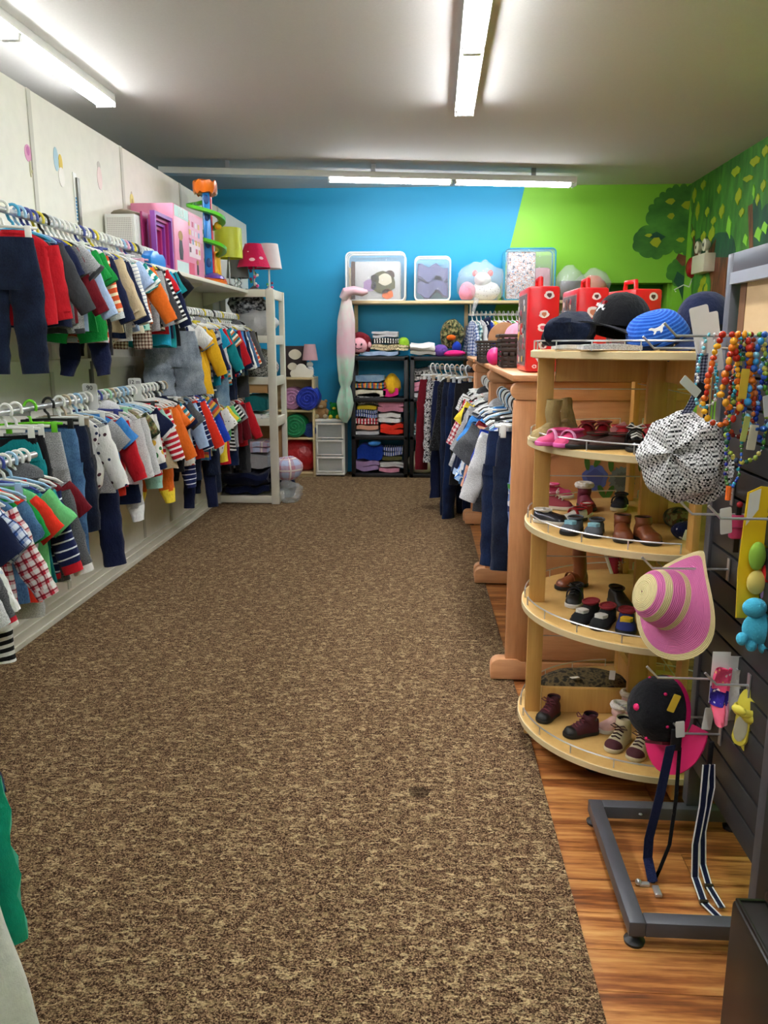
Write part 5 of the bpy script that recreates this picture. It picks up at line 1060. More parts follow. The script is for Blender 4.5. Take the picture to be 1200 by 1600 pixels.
# ------------------------------------------------------------------ right wall fittings
c = pY(1103, 424, 8.05); c.y = 8.235
r = thing('emergency_light', 'white twin-head emergency light on the painted tree wall', 'emergency light', (XR, c.y, c.z))
CRM = plain('ivory_enamel', '#ddd8bc', .4); bx('box', CRM, r, -.11, -.001, -.185, .185, 0, .17, .006)
for sy, rot in ((.12, .5), (-.10, -.2)):
    h_ = MB().tube([(-.06, sy, .169), (-.06, sy, .215)], .014, 8).build('swivel', CRM, r); MB().lathe([(.03, 0), (.055, .03), (.058, .06), (.05, .065)], 18, fn=lambda x, y, z, a: (-.04-z*.9, y, x), c=(0, sy, .25)).build('lamp_head', CRM, r); MB().lathe([(.018, .0), (.001, .004)], 14, fn=lambda x, y, z, a: (-.103-z, y, x), c=(0, sy, .25)).build('lens', BLACKP, r)
c = pX(1076, 420, XR)
o = MB().lathe([(.001, .07), (.05, .065), (.09, .045), (.11, .01), (.11, .001)][::-1], 24, fn=lambda x, y, z, a: (-z, y, x)).build('fire_bell', plain('alarm_red', '#a01420', .25), None); o.location = (XR, 8.72, c.z); tag(o, 'red round fire alarm bell beside the emergency light', 'alarm')
c0, c1 = pX(1085, 428, XR), pY(1056, 456, YB)
o = MB().tube([(XR-.004, c0.y, c0.z), (XR-.004, YB-.2, c0.z-.12), (XR-.006, YB-.01, c1.z+.07), (XR-.1, YB-.006, c1.z+.02), (c1.x, YB-.004, c1.z)], .006, 6).build('cable', WHITE, None); tag(o, 'white cable from emergency light to the door closer', 'cable')
# ------------------------------------------------------------------ shoes and hats
def fo(f):  # half-width factor along the foot, f 0 heel .. 1 toe
    pts = [(0, .30), (.04, .62), (.12, .78), (.3, .76), (.5, .82), (.7, 1.0), (.85, .92), (.94, .68), (.98, .42), (1, .18)]
    for (a, u), (b, v_) in zip(pts, pts[1:]):
        if f <= b: return u+(v_-u)*(f-a)/(b-a)
    return .18
def shoe(label, loc, rz, up, sole, L=.14, W=.06, H=.055, toe=.032, shaft=0, lining_or_shade=None, laces=None, strap=None, cap_=None, group=None, patch=None, open_=.46, sw=.8, fluff=None, name='shoe', cat='shoe'):
    r = thing(name, label, cat, loc, rz, group); sh = .014
    FS = [0, .03, .08, .16, .26, .36, .46, .56, .66, .76, .86, .93, .97, 1]
    out = [(W/2*1.06*fo(f), L/2*1.03-L*1.06*f) for f in FS]
    MB().prism(out+[(-x, y) for x, y in out[::-1]], 0.0005, sh).build('sole', sole, r, True, .003)
    rs = []
    for f in FS:
        h = H if f < open_ else H+(toe-H)*min(1, ((f-open_)/(.78-open_)))**.8
        if f < .04: h *= .93
        if f > .86: h = toe*(1-((f-.86)/.14)**2*.72)
        w_ = W/2*fo(f); y = L/2-L*f
        rs.append([(w_*cos(pi*i/10)*(1.0 if i in (0, 10) else (1.02 if i in (1, 9, 2, 8) else 1)), y, sh-.002+(h-sh)*abs(sin(pi*i/10))**(.55 if f < open_ else .75)) for i in range(11)])
    u = MB().rings(rs, True, True).build('upper', up, r)
    ln = lining_or_shade or BLACKP  # black default paints the shade inside the shoe opening; given materials are real linings
    if shaft:
        pr = []; ry = L*.23*sw
        for k in range(9):
            f = k/8; z = H*.55+(shaft-H*.55)*f; q = 1+.1*f+.02*sin(k*2.2)
            pr.append([(W*.40*q*cos(2*pi*i/18)*sw/.8, L*.24+ry*q*sin(2*pi*i/18)+.004*sin(k), z) for i in range(18)])
        MB().rings(pr, False, False).build('shaft', up, r)
        MB().rings([[(p[0]*.86, L*.24+(p[1]-L*.24)*.86, p[2]-.004) for p in pr[-1]]]+[[(p[0]*.86, L*.24+(p[1]-L*.24)*.86, shaft*.7) for p in pr[-1]]], False, True).build('lining_or_shade', ln, r)
        if fluff: MB().tube([(p[0], p[1], shaft) for p in pr[-1]]+[(pr[-1][0][0], pr[-1][0][1], shaft)], .012, 8).build('fluffy_cuff', fluff, r)
    else:
        MB().lathe([(.001, .0), (W*.34, 0), (W*.38, -.004)], 18, fn=lambda x, y, z, a: (x*.95, y*L*.23/(W*.36)+L*.24, H+.0012+z-(.003 if y < 0 else 0))).build('lining_or_shade', ln, r)
        MB().tube([(W*.385*cos(2*pi*i/20), L*.24+L*.25*sin(2*pi*i/20), H+.001) for i in range(21)], .0035, 6).build('collar', fluff or up, r)
    if laces:
        m = MB(); zt = max(H, shaft)
        for k in range(3):
            f = .50+.09*k; z = H+(toe-H)*min(1, max(0, (f-open_)/(.78-open_)))**.8+.003; y = L/2-L*f
            m.tube([(-W*.26, y, z-.008), (0, y-.004, z), (W*.26, y, z-.008)], .0028, 5)
        y = L*.0; z = H+.006
        for sx in (-1, 1): m.tube([(0, y, z), (sx*.018, y-.006, z+.010), (sx*.03, y-.004, z), (sx*.012, y-.01, z-.002), (0, y, z)], .0022, 5)
        m.build('laces', laces, r)
    if strap:
        for f in ((.55,) if strap is not True else (.55,)):
            z = H*.86; y = L/2-L*f
            MB().tube([(W*.50*cos(pi*i/10), y, .02+(z-.012)*sin(pi*i/10)**.7) for i in range(11)], .006, 6, flat=.5).build('strap', strap, r)
    if cap_:
        rs2 = []
        for f in [.74, .80, .86, .93, .97, 1]:
            h = toe*1.06 if f <= .86 else toe*1.06*(1-((f-.86)/.14)**2*.7); w_ = W/2*fo(f)*1.05; y = L/2*1.01-L*1.02*f
            rs2.append([(w_*cos(pi*i/10), y, sh-.003+(h-sh)*abs(sin(pi*i/10))**.7) for i in range(11)])
        MB().rings(rs2, True, True).build('toe_cap', cap_, r)
    if patch:
        z = toe+.006
        MB().prism([(W*.30*cos(2*pi*i/12)*(1+.2*sin(i*2.1)), -L*.20+L*.13*sin(2*pi*i/12)) for i in range(12)], toe*.7, z+.002).build('printed_patch', patch, r, True)
    return r
def on(px_, py_, k): return pZ(px_, py_, DZ[k]) + Vector((0, 0, .001))
SUEDE = fm('khaki'); 
F_plain('suede', 'tan suede', '#a08a5c'); F_plain('brownleather', 'brown', '#7a3f1e'); F_plain('plum', 'plum', '#4a1422')
MC['fluff'] = None
t = NT('fleece_white'); n_ = t.noise(t.coord('Object'), 60, 3); t.bump(n_, 1, .01); FLF = t.out(t.mix(n_, '#d8cfc8', '#f2ede8'), 1)
LEATHER = plain('brown_leather', '#7c4020', .42); PATENT = plain('black_patent', '#0c0c0e', .12); RUBW = plain('white_rubber', '#dedad2', .5); RUBB = plain('black_rubber', '#141414', .5); CREAM = plain('cream_rubber', '#cfc09a', .55); PLUM = plain('plum_suede', '#4a1420', .8); REDC = plain('red_canvas', '#a81420', .7)
PINKS = plain('pink_canvas', '#c8386c', .6); SEQ = plain('sequin_grey', '#3c3c44', .25, .4); GREYS = plain('grey_suede', '#565a62', .8); ROSE = plain('rose_suede', '#a84458', .7); CHOC = plain('chocolate_suede', '#3c1e14', .8); NAVYS = plain('navy_suede', '#181c2c', .7)
# bottom shelf
g = 'shoes on the round display'
shoe('plum lace-up bootie standing alone by the display edge', on(857, 1122, 0), R_(-40), PLUM, RUBB, .115, .056, .062, .034, .075, laces=plain('plum_lace', '#6a2434', .7), cap_=RUBB, group=g)
shoe('plum lace-up bootie turned sideways next to the fluffy pair', on(908, 1148, 0), R_(-72), PLUM, RUBB, .125, .058, .06, .034, .075, laces=plain('plum_lace', '#6a2434', .7), cap_=RUBB, group=g)
for px_, py_, ro, w_ in ((956, 1140, -60, 'standing behind the cream high-top'), (975, 1122, -40, 'leaning at the centre post')):
    shoe(f'pale pink baby boot with white fluffy cuff {w_}', on(px_, py_, 0), R_(ro), plain('shell_pink', '#e2b8b4', .6), RUBW, .11, .056, .05, .034, .085, lining_or_shade=FLF, fluff=FLF, group=g)
for px_, py_, w_ in ((966, 1165, 'nearer the fluffy boots'), (1000, 1178, 'under the black and pink cap')):
    shoe(f'cream and maroon lace-up high-top shoe {w_}', on(px_, py_, 0), R_(-38), plain('cream_suede', '#d2c4a0', .8), CREAM, .13, .06, .062, .036, .09, laces=plain('dark_lace', '#3c1a1c', .7), cap_=PLUM, group=g)
o = MB().ball((0, 0, .03), .17, .10, .035, 22, 12, fn=lambda p: p*(1+.2*nzv((p.x, p.y, p.z), 12, 4))).build('fur_hat', (lambda t: t.out(t.ramp(t.noise(t.coord('Object'), 34, 3), [(.4, '#1a160e'), (.5, '#6a5a38'), (.62, '#2c2618')]), .95))(NT('leopard_fleece')), None); o.location = (.60, 3.0, DZ[0]+.001); tag(o, 'flat leopard fleece hat on the back of the lowest display tier', 'hat')
def card(label, loc, rot, w_, h, mat=None, parent=None, name='price_tag'):
    o = MB().prism(rbox(w_, 0, h, min(w_, h)*.12, 3), -.0006, .0006, 'y').build(name, mat or WHITE, parent, False); o.location = loc; o.rotation_euler = rot
    if not parent: tag(o, label, 'price tag', 'paper price tags')
    return o
card('small white price tag lying on the leopard fleece hat', (.56, 2.93, DZ[0]+.072), (R_(-100), 0, .3), .035, .022); card('white price tag on the end of the leopard fleece hat', (.70, 2.95, DZ[0]+.06), (R_(-50), 0, -.3), .022, .04)
# second tier
shoe('tall brown buckled riding boot on the second tier', on(893, 918, 1), R_(-62), LEATHER, RUBB, .135, .062, .06, .04, .20, lining_or_shade=RUBB, strap=LEATHER, group=g)
r = shoe('magenta and white trainer lying with its sole showing', on(948, 893, 1) + Vector((0, 0, .03)), R_(60), plain('magenta_mesh', '#b01c50', .6), RUBW, .13, .06, .055, .036, laces=RUBW, group=g); r.rotation_euler = (R_(70), 0, R_(80))
shoe('black strap trainer with white sole on the second tier', on(898, 943, 1), R_(-20), RUBB, RUBW, .125, .058, .06, .036, laces=RUBB, strap=NAVYS, group=g)
SL_ = plain('black_felt', '#0c0d12', .9); RL = plain('tartan_lining', '#8c1c28', .8)
shoe('black felt slipper with white face patch beside the black trainer', on(915, 968, 1), R_(-36), SL_, RUBB, .145, .064, .055, .036, lining_or_shade=RL, patch=RUBW, fluff=RL, group=g)
shoe('black felt slipper with white face patch between its mate and the blue slipper', on(943, 976, 1), R_(-30), SL_, RUBB, .145, .064, .055, .036, lining_or_shade=RL, patch=RUBW, fluff=RL, group=g)
shoe('navy slipper with yellow and red printed patch under the sun hat', on(978, 982, 1), R_(-14), plain('blue_felt', '#152468', .8), RUBB, .14, .066, .052, .038, lining_or_shade=RL, patch=plain('yellow_patch', '#e0b820', .6), fluff=RL, group=g)
shoe('dark shoe standing behind the navy slipper', on(968, 948, 1), R_(10), RUBB, RUBB, .14, .062, .06, .036, group=g)
shoe('grey shoe showing beneath the sun hat brim', on(1040, 985, 1), R_(-20), GREYS, RUBB, .13, .06, .05, .034, group=g)
# third tier
shoe('fluffy-lined grey sequin slip-on at the tier edge', on(860, 818, 2), R_(60), SEQ, RUBW, .12, .062, .045, .036, lining_or_shade=FLF, fluff=FLF, patch=None, group=g)
shoe('rose suede trainer with white laces behind the sequin slip-on', on(868, 795, 2), R_(75), ROSE, RUBW, .13, .058, .058, .034, laces=RUBW, lining_or_shade=FLF, group=g)
shoe('magenta lined shoe behind the rose trainer', on(872, 778, 2), R_(100), PINKS, RUBW, .12, .056, .055, .034, lining_or_shade=FLF, group=g)
shoe('burgundy ankle boot with cream trim at the back of the third tier', on(915, 795, 2), R_(5), plain('burgundy_boot', '#6a1230', .6), RUBB, .12, .06, .055, .036, .085, lining_or_shade=FLF, fluff=FLF, group=g)
shoe('white and black baby shoe with red strap', on(897, 815, 2), R_(-60), RUBW, RUBB, .10, .05, .045, .03, strap=REDC, fluff=REDC, group=g)
shoe('red and white baby shoe beside the grey suede crib shoe', on(912, 808, 2), R_(-30), REDC, RUBW, .10, .05, .045, .03, lining_or_shade=FLF, group=g)
TEALP = plain('pale_blue_patch', '#8fc4d4', .6)
shoe('grey suede crib shoe with pale blue flash beside the sequin slip-on', on(894, 832, 2), R_(-28), GREYS, RUBB, .115, .06, .045, .036, patch=TEALP, group=g)
shoe('grey suede crib shoe with pale blue flash beside the brown boot', on(929, 836, 2), R_(-22), GREYS, RUBB, .115, .06, .045, .036, patch=TEALP, group=g)
shoe('brown leather baby boot beside the grey crib shoe', on(972, 843, 2), R_(-8), LEATHER, RUBB, .115, .062, .058, .04, .075, laces=None, cap_=LEATHER, strap=None, group=g)
shoe('brown leather baby boot next to the display front post', on(1010, 847, 2), R_(14), LEATHER, RUBB, .115, .062, .058, .04, .075, cap_=LEATHER, group=g)
shoe('navy sandal at the back of the third tier', on(968, 795, 2), R_(-20), NAVYS, CREAM, .13, .06, .05, .034, strap=NAVYS, group=g)
o = lump('knit_mitten', fm('camo'), on(1060, 822, 2), .05, .06, .035, .2, 12, 31); tag(o, 'dark green folded knit on the third tier by the post', 'mitten'); o = lump('knit_mitten', fm('navydot'), on(1068, 842, 2), .04, .04, .03, .2, 12, 32); tag(o, 'navy spotted folded knit with a price tag', 'mitten'); card('white price tag on the navy spotted knit', on(1068, 845, 2)+Vector((-.01, -.045, .012)), (.2, .2, 0), .02, .035)
# fourth tier
def on2(px_, Y, k): return Vector((pY(px_, 700, Y).x, Y, DZ[k]+.001))
r_ = shoe('tan suede boot standing at the tier edge', on2(853, 2.73, 3), R_(-50), fm('suede'), CREAM, .125, .064, .062, .042, .135, lining_or_shade=FLF, group=g)
r_ = shoe('tan suede boot tilted behind the pink sandals', on2(884, 2.78, 3), R_(-35), fm('suede'), CREAM, .125, .064, .062, .042, .135, lining_or_shade=FLF, group=g); r_.rotation_euler = (R_(-14), R_(-22), R_(-35)); r_.location.z += .012
for px_, Y_, ro, w_ in ((864, 2.60, -70, 'by the tan boot'), (889, 2.57, -50, 'by the brown shoes')):
    shoe(f'hot pink strappy baby sandal {w_}', on2(px_, Y_, 3), R_(ro), PINKS, plain('pink_rubber', '#d858a0', .5), .115, .056, .05, .03, strap=plain('pale_pink_strap', '#e8a0c8', .5), lining_or_shade=plain('pink_rubber', '#d858a0', .5), group=g)
for px_, w_ in ((915, 'nearest the tan boots'), (940, 'nearest the pink tag')):
    shoe(f'dark red buckle shoe {w_}', on2(px_, 2.72, 3), R_(-20), plain('dark_red_leather', '#7c0c1a', .4), RUBB, .125, .06, .06, .036, strap=plain('dark_red_leather', '#7c0c1a', .4), group=g)
for px_, ro, Y_ in ((918, -75, 2.54), (952, -80, 2.52)):
    shoe('chocolate suede low shoe lying flat in front of the red ones', on2(px_, Y_, 3), R_(ro), CHOC, RUBB, .14, .06, .045, .03, lining_or_shade=REDC, group=g)
for px_, ro in ((976, 20), (1015, -10)): shoe('bright red canvas shoe behind the black patent pair', on2(px_, 2.64, 3), R_(ro), REDC, RUBW, .13, .06, .055, .036, lining_or_shade=REDC, group=g)
for px_, w_ in ((992, 'beside the chocolate shoes'), (1028, 'next to the checked cap')): shoe(f'black patent shoe with white stitching {w_}', on2(px_, 2.49, 3), R_(-6), PATENT, RUBB, .125, .062, .065, .038, laces=RUBW, strap=PATENT, group=g)
card('pink shoe tag with dark lettering on the fourth tier', on2(968, 2.66, 3)+Vector((0, 0, .03)), (.2, R_(-25), .1), .055, .035, plain('pink_tag', '#e8a8b4', .5)); o = MB().lathe([(.03, 0), (.025, .02), (.004, .06)], 12).build('grey_bootie', GREYS, None); o.location = on2(985, 2.75, 3); tag(o, 'small grey felt cone bootie behind the pink tag', 'shoe')
# ------------------------------------------------------------------ caps
def axes(o, z, y, loc):
    # local z axis -> z, local -y (visor) -> y direction hint
    z = Vector(z).normalized(); v = Vector(y); v = (v-z*v.dot(z)).normalized(); yy = -v; xx = yy.cross(z)
    o.matrix_world = Matrix(((xx.x, yy.x, z.x, loc[0]), (xx.y, yy.y, z.y, loc[1]), (xx.z, yy.z, z.z, loc[2]), (0, 0, 0, 1)))
def cap(label, mat, vis, S=1.0, crown=.10, button=None, under=None, soft=.0, seed=1, flat=False, name='baseball_cap', vlen=.06):
    r = thing(name, label, 'cap'); a, b = .078*S, .09*S; rs = []
    for k in range(10):
        f = k/9; q = cos(f*pi/2)**.72 if f < 1 else .02; q = max(q, .03); z = crown*S*sin(f*pi/2)**1.05; ring = []
        for i in range(28):
            an = 2*pi*i/28; seam = 1-.012*abs(cos(an*3))**12; p = Vector((a*q*cos(an)*seam, b*q*sin(an)*seam, z))
            if soft: p *= 1+soft*nzv((p.x, p.y, p.z), 13, seed)
            ring.append(p)
        rs.append(ring)
    MB().rings(rs, False, True).build('crown', mat, r)
    rs = []
    for i in range(17):
        an = -pi/2+R_(-68+136*i/16); ex = vlen*S*cos(R_(-68+136*i/16))**.6 + .004; ring = []
        c, s_ = cos(an), sin(an)
        for q in (0, .35, .7, 1):
            ring.append((c*(a+ex*q*.75), s_*(b+ex*q), -.002-.016*S*abs(c)**2*(1+q)-.006*q))
        rs.append(ring+[(p[0], p[1], p[2]-.004) for p in ring[::-1]])
    MB().rings(rs, True, True).build('visor', vis, r)
    if under: MB().rings([[(p[0], p[1], p[2]-.0052) for p in ring[:4]] for ring in rs], False, False, False).build('visor_lining', under, r)
    MB().rings([[(a*1.005*cos(2*pi*i/28), b*1.005*sin(2*pi*i/28), z) for i in range(28)] for z in (-.006, .012)], False, False).build('band', vis, r)
    if button: MB().ball((0, 0, crown*S), .010, .010, .007).build('button', button, r)
    return r
BLK = fm('black'); zt = DZ[4]+.001
r = lump('denim_hat', fm('ddenim'), (.435, 2.68, zt+.012), .095, .09, .055, .4, 16, 3); tag(r, 'crumpled dark denim cap at the end of the top tier', 'cap')
r = cap('black cap with white and red emblem on the top tier', BLK, BLK, 1.15, .105, BLK); axes(r, (.12, .2, .95), (-.85, -.5, -.25), (.60, 2.70, zt+.06))
WHT = plain('white_stitch', '#f0f0f0', .7)
for q, (x, z, s_, mt) in enumerate(((0, .055, .020, WHT), (.012, .07, .010, REDC), (-.012, .043, .012, WHT), (.014, .046, .010, WHT), (-.014, .068, .009, WHT))):
    MB().prism([(x+s_*cos(2*pi*i/9)*(1 if i % 2 else .55), z+s_*.8*sin(2*pi*i/9)*(1 if i % 2 else .6)) for i in range(9)], -.094-.0005*q, -.084, 'y').build('emblem', mt, r, False)
F_stripe('pumablue', 'blue pinstripe', '#1c4fb0', '#3f78d8', .012, .6); 
r = cap('blue pinstriped cap with white leaping cat emblem on the top tier', fm('pumablue'), fm('ink'), 1.05, .085, None, None, .1, 4); axes(r, (-.35, -.25, .9), (.85, -.5, .05), (.685, 2.58, zt+.036))
# leaping cat emblem laid on the crown front facing the aisle
cat_ = [(-.03, .0), (-.022, .004), (-.012, .002), (-.002, .006), (.008, .012), (.016, .02), (.022, .019), (.02, .012), (.014, .006), (.012, -.006), (.006, -.012), (.004, -.004), (-.006, -.006), (-.012, -.016), (-.018, -.018), (-.014, -.008), (-.02, -.004), (-.03, -.004)]
e_ = MB().prism(cat_, -.001, .001, 'y').build('emblem', WHT, r, False); e_.matrix_parent_inverse = r.matrix_world.inverted(); e_.location = (.66, 2.478, zt+.062); e_.rotation_euler = (R_(-30), 0, R_(8))
r = cap('navy cap standing upright behind the price cards on the top tier', fm('navy'), fm('black'), 1.25, .115); axes(r, (-.05, .25, .95), (-.5, -.8, -.2), (.87, 2.70, zt+.04))
o = folded('grey_beanie', 'grey knitted cloth lying flat under the caps', 'hat', fm('lgrey'), .52, 2.44, zt, .17, .14, .018, 1, None, None, 7); o = folded('white_cloth', 'white folded cloth at the edge of the top tier', 'cloth', fm('white'), .42, 2.56, zt, .09, .1, .014, 1, None, None, 8)
o = lump('knit_hat', fm('turq'), (.76, 2.92, zt), .06, .05, .05, .15, 12, 9); tag(o, 'pale turquoise hat behind the blue cap', 'hat'); o = bx('wood_box', BIRCH, None, .80, .9, 2.86, 2.93, zt, zt+.085, .003); tag(o, 'small pale wood box behind the navy cap', 'box')
# ------------------------------------------------------------------ rack tops: cases and baskets
CR_ = plain('red_case_plastic', '#d41a22', .28); RT = 1.323
def case(label, x, y, rz, seed):
    r = thing('carry_case', label, 'toy case', (x, y, RT), rz, 'red doll carry cases'); W, D, H = .135, .33, .36; q = random.Random(seed)
    bx('shell', CR_, r, -W/2, W/2, -D/2, D/2, 0.001, H, .012)
    MB().tube([(0, -.05, H-.005), (0, -.045, H+.04), (0, .045, H+.04), (0, .05, H-.005)], .011, 8).build('handle', CR_, r)
    bx('window', glassy('case_window', '#d8d0d0', .3), r, -W/2-.004, -W/2+.001, -D/2+.025, D/2-.025, .025, H-.025); bx('window_liner', plain('dark_liner', '#3a2628', .5), r, -W/2-.0012, -W/2+.001, -D/2+.03, D/2-.03, .03, H-.03)
    for i in range(26):
        yy, zz = q.uniform(-D/2+.05, D/2-.05), q.uniform(.05, H-.05); MB().ball((-W/2-.004, yy, zz), .003, .010, .014, 8, 5).build('figure', plain(f'fig_{i%6}', ['#e8d0b8', '#7c4a3a', '#d8d4d8', '#c04a60', '#3a3a44', '#d8a83c'][i % 6], .5), r)
    for i, (cx_, cz_, s_) in enumerate((a_+q.uniform(-.012, .012), b_+q.uniform(-.012, .012), c_*q.uniform(.6, 1)) for a_, b_, c_ in ((.012, .315, .026), (.005, .245, .034), (-.004, .19, .03), (.01, .115, .024), (.0, .05, .022), (-.03, .03, .013), (.04, .06, .016))):
        MB().prism([(cx_+q.uniform(-.0,.0)+s_*cos(2*pi*k/14)*(1+.15*sin((3+seed)*k+i)), cz_+s_*.8*sin(2*pi*k/14)) for k in range(14)], -D/2-.0012, -D/2+.001, 'y').build('sticker', plain('sticker_white', '#f0e4e4', .4), r, False); MB().prism([(cx_+s_*.5*cos(2*pi*k/9), cz_+s_*.45*sin(2*pi*k/9)*(1+.3*sin(k*2))) for k in range(9)], -D/2-.002, -D/2, 'y').build('sticker_print', plain(f'sticker_{i%3}', ['#5c2a30', '#c87a5c', '#d8485c'][i % 3], .5), r, False)
    bx('latch', CR_, r, -W/2-.008, -W/2+.002, -.02, .02, H*.5-.02, H*.5+.03, .003)
    return r
case('red carry case with stickers and clear window beside the dark basket', .455, 3.70, R_(1), 1)
case('red carry case with stickers between the other two cases', .675, 3.80, R_(3), 2)
case('red carry case standing furthest from the dark baskets', .90, 3.90, R_(16), 3)
BRN = plain('dark_woven', '#2a1c14', .6)
def basket(label, x, y, w_, d, h):
    r = thing('basket', label, 'basket', (x, y, RT))
    bx('base', BRN, r, -w_/2, w_/2, -d/2, d/2, 0, .01)
    for k in range(6):
        z = .012+k*(h-.02)/6; e = .012*k/6
        for nm, b in (('weave', (-w_/2-e, w_/2+e, -d/2-e, -d/2-e+.006)), ('weave', (-w_/2-e, w_/2+e, d/2+e-.006, d/2+e)), ('weave', (-w_/2-e, -w_/2-e+.006, -d/2-e+.006, d/2+e-.006)), ('weave', (w_/2+e-.006, w_/2+e, -d/2-e+.006, d/2+e-.006))): bx(nm, BRN, r, *b, z, z+(h-.02)/6-.006, .0015)
    for k in range(7):
        x_ = -w_/2+w_*k/6
        for y_ in (-d/2-.004, d/2+.002): bx('stake', BRN, r, x_-.006, x_+.006, y_, y_+.003, .005, h-.01)
    MB().tube([(-w_/2-.012, -d/2-.012, h), (w_/2+.012, -d/2-.012, h), (w_/2+.012, d/2+.012, h), (-w_/2-.012, d/2+.012, h), (-w_/2-.012, -d/2-.012, h)], .009, 8).build('rim', BRN, r)
    return r
basket('dark brown slatted basket next to the red carry case', .44, 4.28, .2, .24, .16)
basket('low dark brown basket behind the slatted basket', .40, 5.25, .24, .26, .13)
o = MB().prism(arc(0, 0, .1, 0, pi, 14)+[(-.1, -.02), (.1, -.02)], 0, .02, 'y').build('wooden_arch', wood('arch_wood', '#9c6a40', '#b8845a', (3, 3, 3)), None, True, .004); o.location = (.43, 5.15, RT+.151); tag(o, 'curved wooden arch toy standing in the low basket', 'toy')
o = MB().ball((0, 0, .05), .045, .045, .05).build('pink_ball', plain('pink_toy', '#e0287e', .4), None); o.location = (.335, 4.62, RT); tag(o, 'hot pink toy egg between the two dark baskets', 'toy')
o = lump('plush_toy', fm('pink'), (.43, 4.28, RT+.1), .07, .07, .07, .15, 10, 12); tag(o, 'pink plush toy poking out of the slatted basket', 'plush toy'); o = lump('plush_toy', fm('cream'), (.50, 4.34, RT+.1), .05, .06, .09, .15, 10, 13); tag(o, 'cream doll head poking out of the slatted basket', 'plush toy')
for k, (x, y, h) in enumerate(((.95, 3.6, .02), (.95, 4.2, .05))):
    o = folded('folded_blanket', ['cream folded paper beside the red cases', 'white folded cloth behind the red cases'][k], 'cloth', fm('cream' if k == 0 else 'white'), x, y, RT, .14, .2, h, 1, None, None, 14+k)
# ------------------------------------------------------------------ slatwall accessories
def peg(label, y, z, L=.24, yo=0):
    r = thing('slatwall_hook', label, 'display hook', (GX-.013, y, z)); MB().tube([(0, 0, 0), (-L, 0, 0), (-L-.03, 0, .03)], .0032, 8).build('prong', CHROME, r); bx('plate', CHROME, r, -.004, -.0005, -.008, .008, -.03, .03); return r
pk = [('necklaces', 1.97, 1.465, .22), ('the gingham braces', 2.16, 1.435, .22), ('the checked cap', 2.12, 1.06, .16), ('the pink and cream sun hat', 2.10, .86, .2), ('the black and pink cap', 2.13, .42, .22), ('the socks', 1.98, .60, .2), ('the pink purse', 2.0, 1.03, .14), ('the toy pack', 1.86, 1.05, .12), ('the striped braces', 2.05, .41, .1), ('the yellow sandals', 1.9, .62, .08)]
for nm, y, z, L in pk: peg(f'chrome slatwall hook holding {nm}', y, z, L)
# pink and cream straw sun hat
F_stripe('sunhat', 'pink and cream striped', '#e068a8', '#ecdca0', .058, .52)
t = NT('straw_braid_pink'); wv = t.n('ShaderNodeTexWave'); wv.bands_direction = 'Y'; wv.inputs['Scale'].default_value = 70; t.l(t.coord('UV'), wv.inputs[0]); t.bump(wv.outputs[1], .7, .003); STRP = t.out(t.mix(wv.outputs[1], '#c84c90', '#ee8cc4'), .8)
t = NT('straw_braid_cream'); wv = t.n('ShaderNodeTexWave'); wv.bands_direction = 'Y'; wv.inputs['Scale'].default_value = 70; t.l(t.coord('UV'), wv.inputs[0]); t.bump(wv.outputs[1], .7, .003); STRC = t.out(t.mix(wv.outputs[1], '#cdb878', '#f0e2b0'), .8)
r = thing('sun_hat', 'pink and cream striped straw sun hat with wavy brim on the slatwall', 'hat')
cp_ = [(.002, .092), (.03, .091), (.052, .084), (.066, .068), (.073, .050), (.078, .032), (.081, .016), (.083, .0)]
mats = [STRC, STRC, STRP, STRC, STRP, STRP, STRC]
for i in range(len(cp_)-1): MB().lathe([cp_[i], cp_[i+1]], 36, cap=False).build('crown_band', mats[i], r)
def brim(x, y, z, a):
    q = max(0, (sqrt(x*x+y*y)-.083)/.08); return (x, y, z+q*(.030*sin(2*a+.8)+.012*sin(3*a)))
for rr0, rr1, z0_, z1_, mt in ((.083, .098, 0, -.010, STRP), (.098, .118, -.010, -.020, STRP), (.118, .140, -.020, -.026, STRP), (.140, .156, -.026, -.028, STRC)): MB().lathe([(rr0, z0_), ((rr0+rr1)/2, (z0_+z1_)/2), (rr1, z1_)], 48, cap=False, fn=brim).build('brim_band', mt, r)
c = pY(1042, 938, 2.12); axes(r, (-.90, -.27, .34), (.1, -.3, -1), c+Vector((.008, 0, 0)))
# black cap with pink visor, hung by its strap
HP = plain('hot_pink_visor', '#e01468', .6)
r = cap('black cap with hot pink visor and eyelets hung on the slatwall', BLK, HP, 1.05, .11, HP, HP, vlen=.075)
for an, z in ((-.6, .06), (.5, .07), (-1.6, .075), (2.6, .06), (1.6, .06)): MB().ball((.070*cos(an)*1.0, .082*sin(an), z), .005, .005, .005, 8, 6).build('eyelet', HP, r)
MB().prism([(-.035, .018), (.035, .018), (.03, .05), (-.03, .05)], -.096, -.088, 'y').build('crown_patch', plain('dark_red_print', '#5c0c1a', .6), r, False)
c = pY(1040, 1108, 2.14); axes(r, (-.80, -.46, .25), (.25, -.25, -1), c)
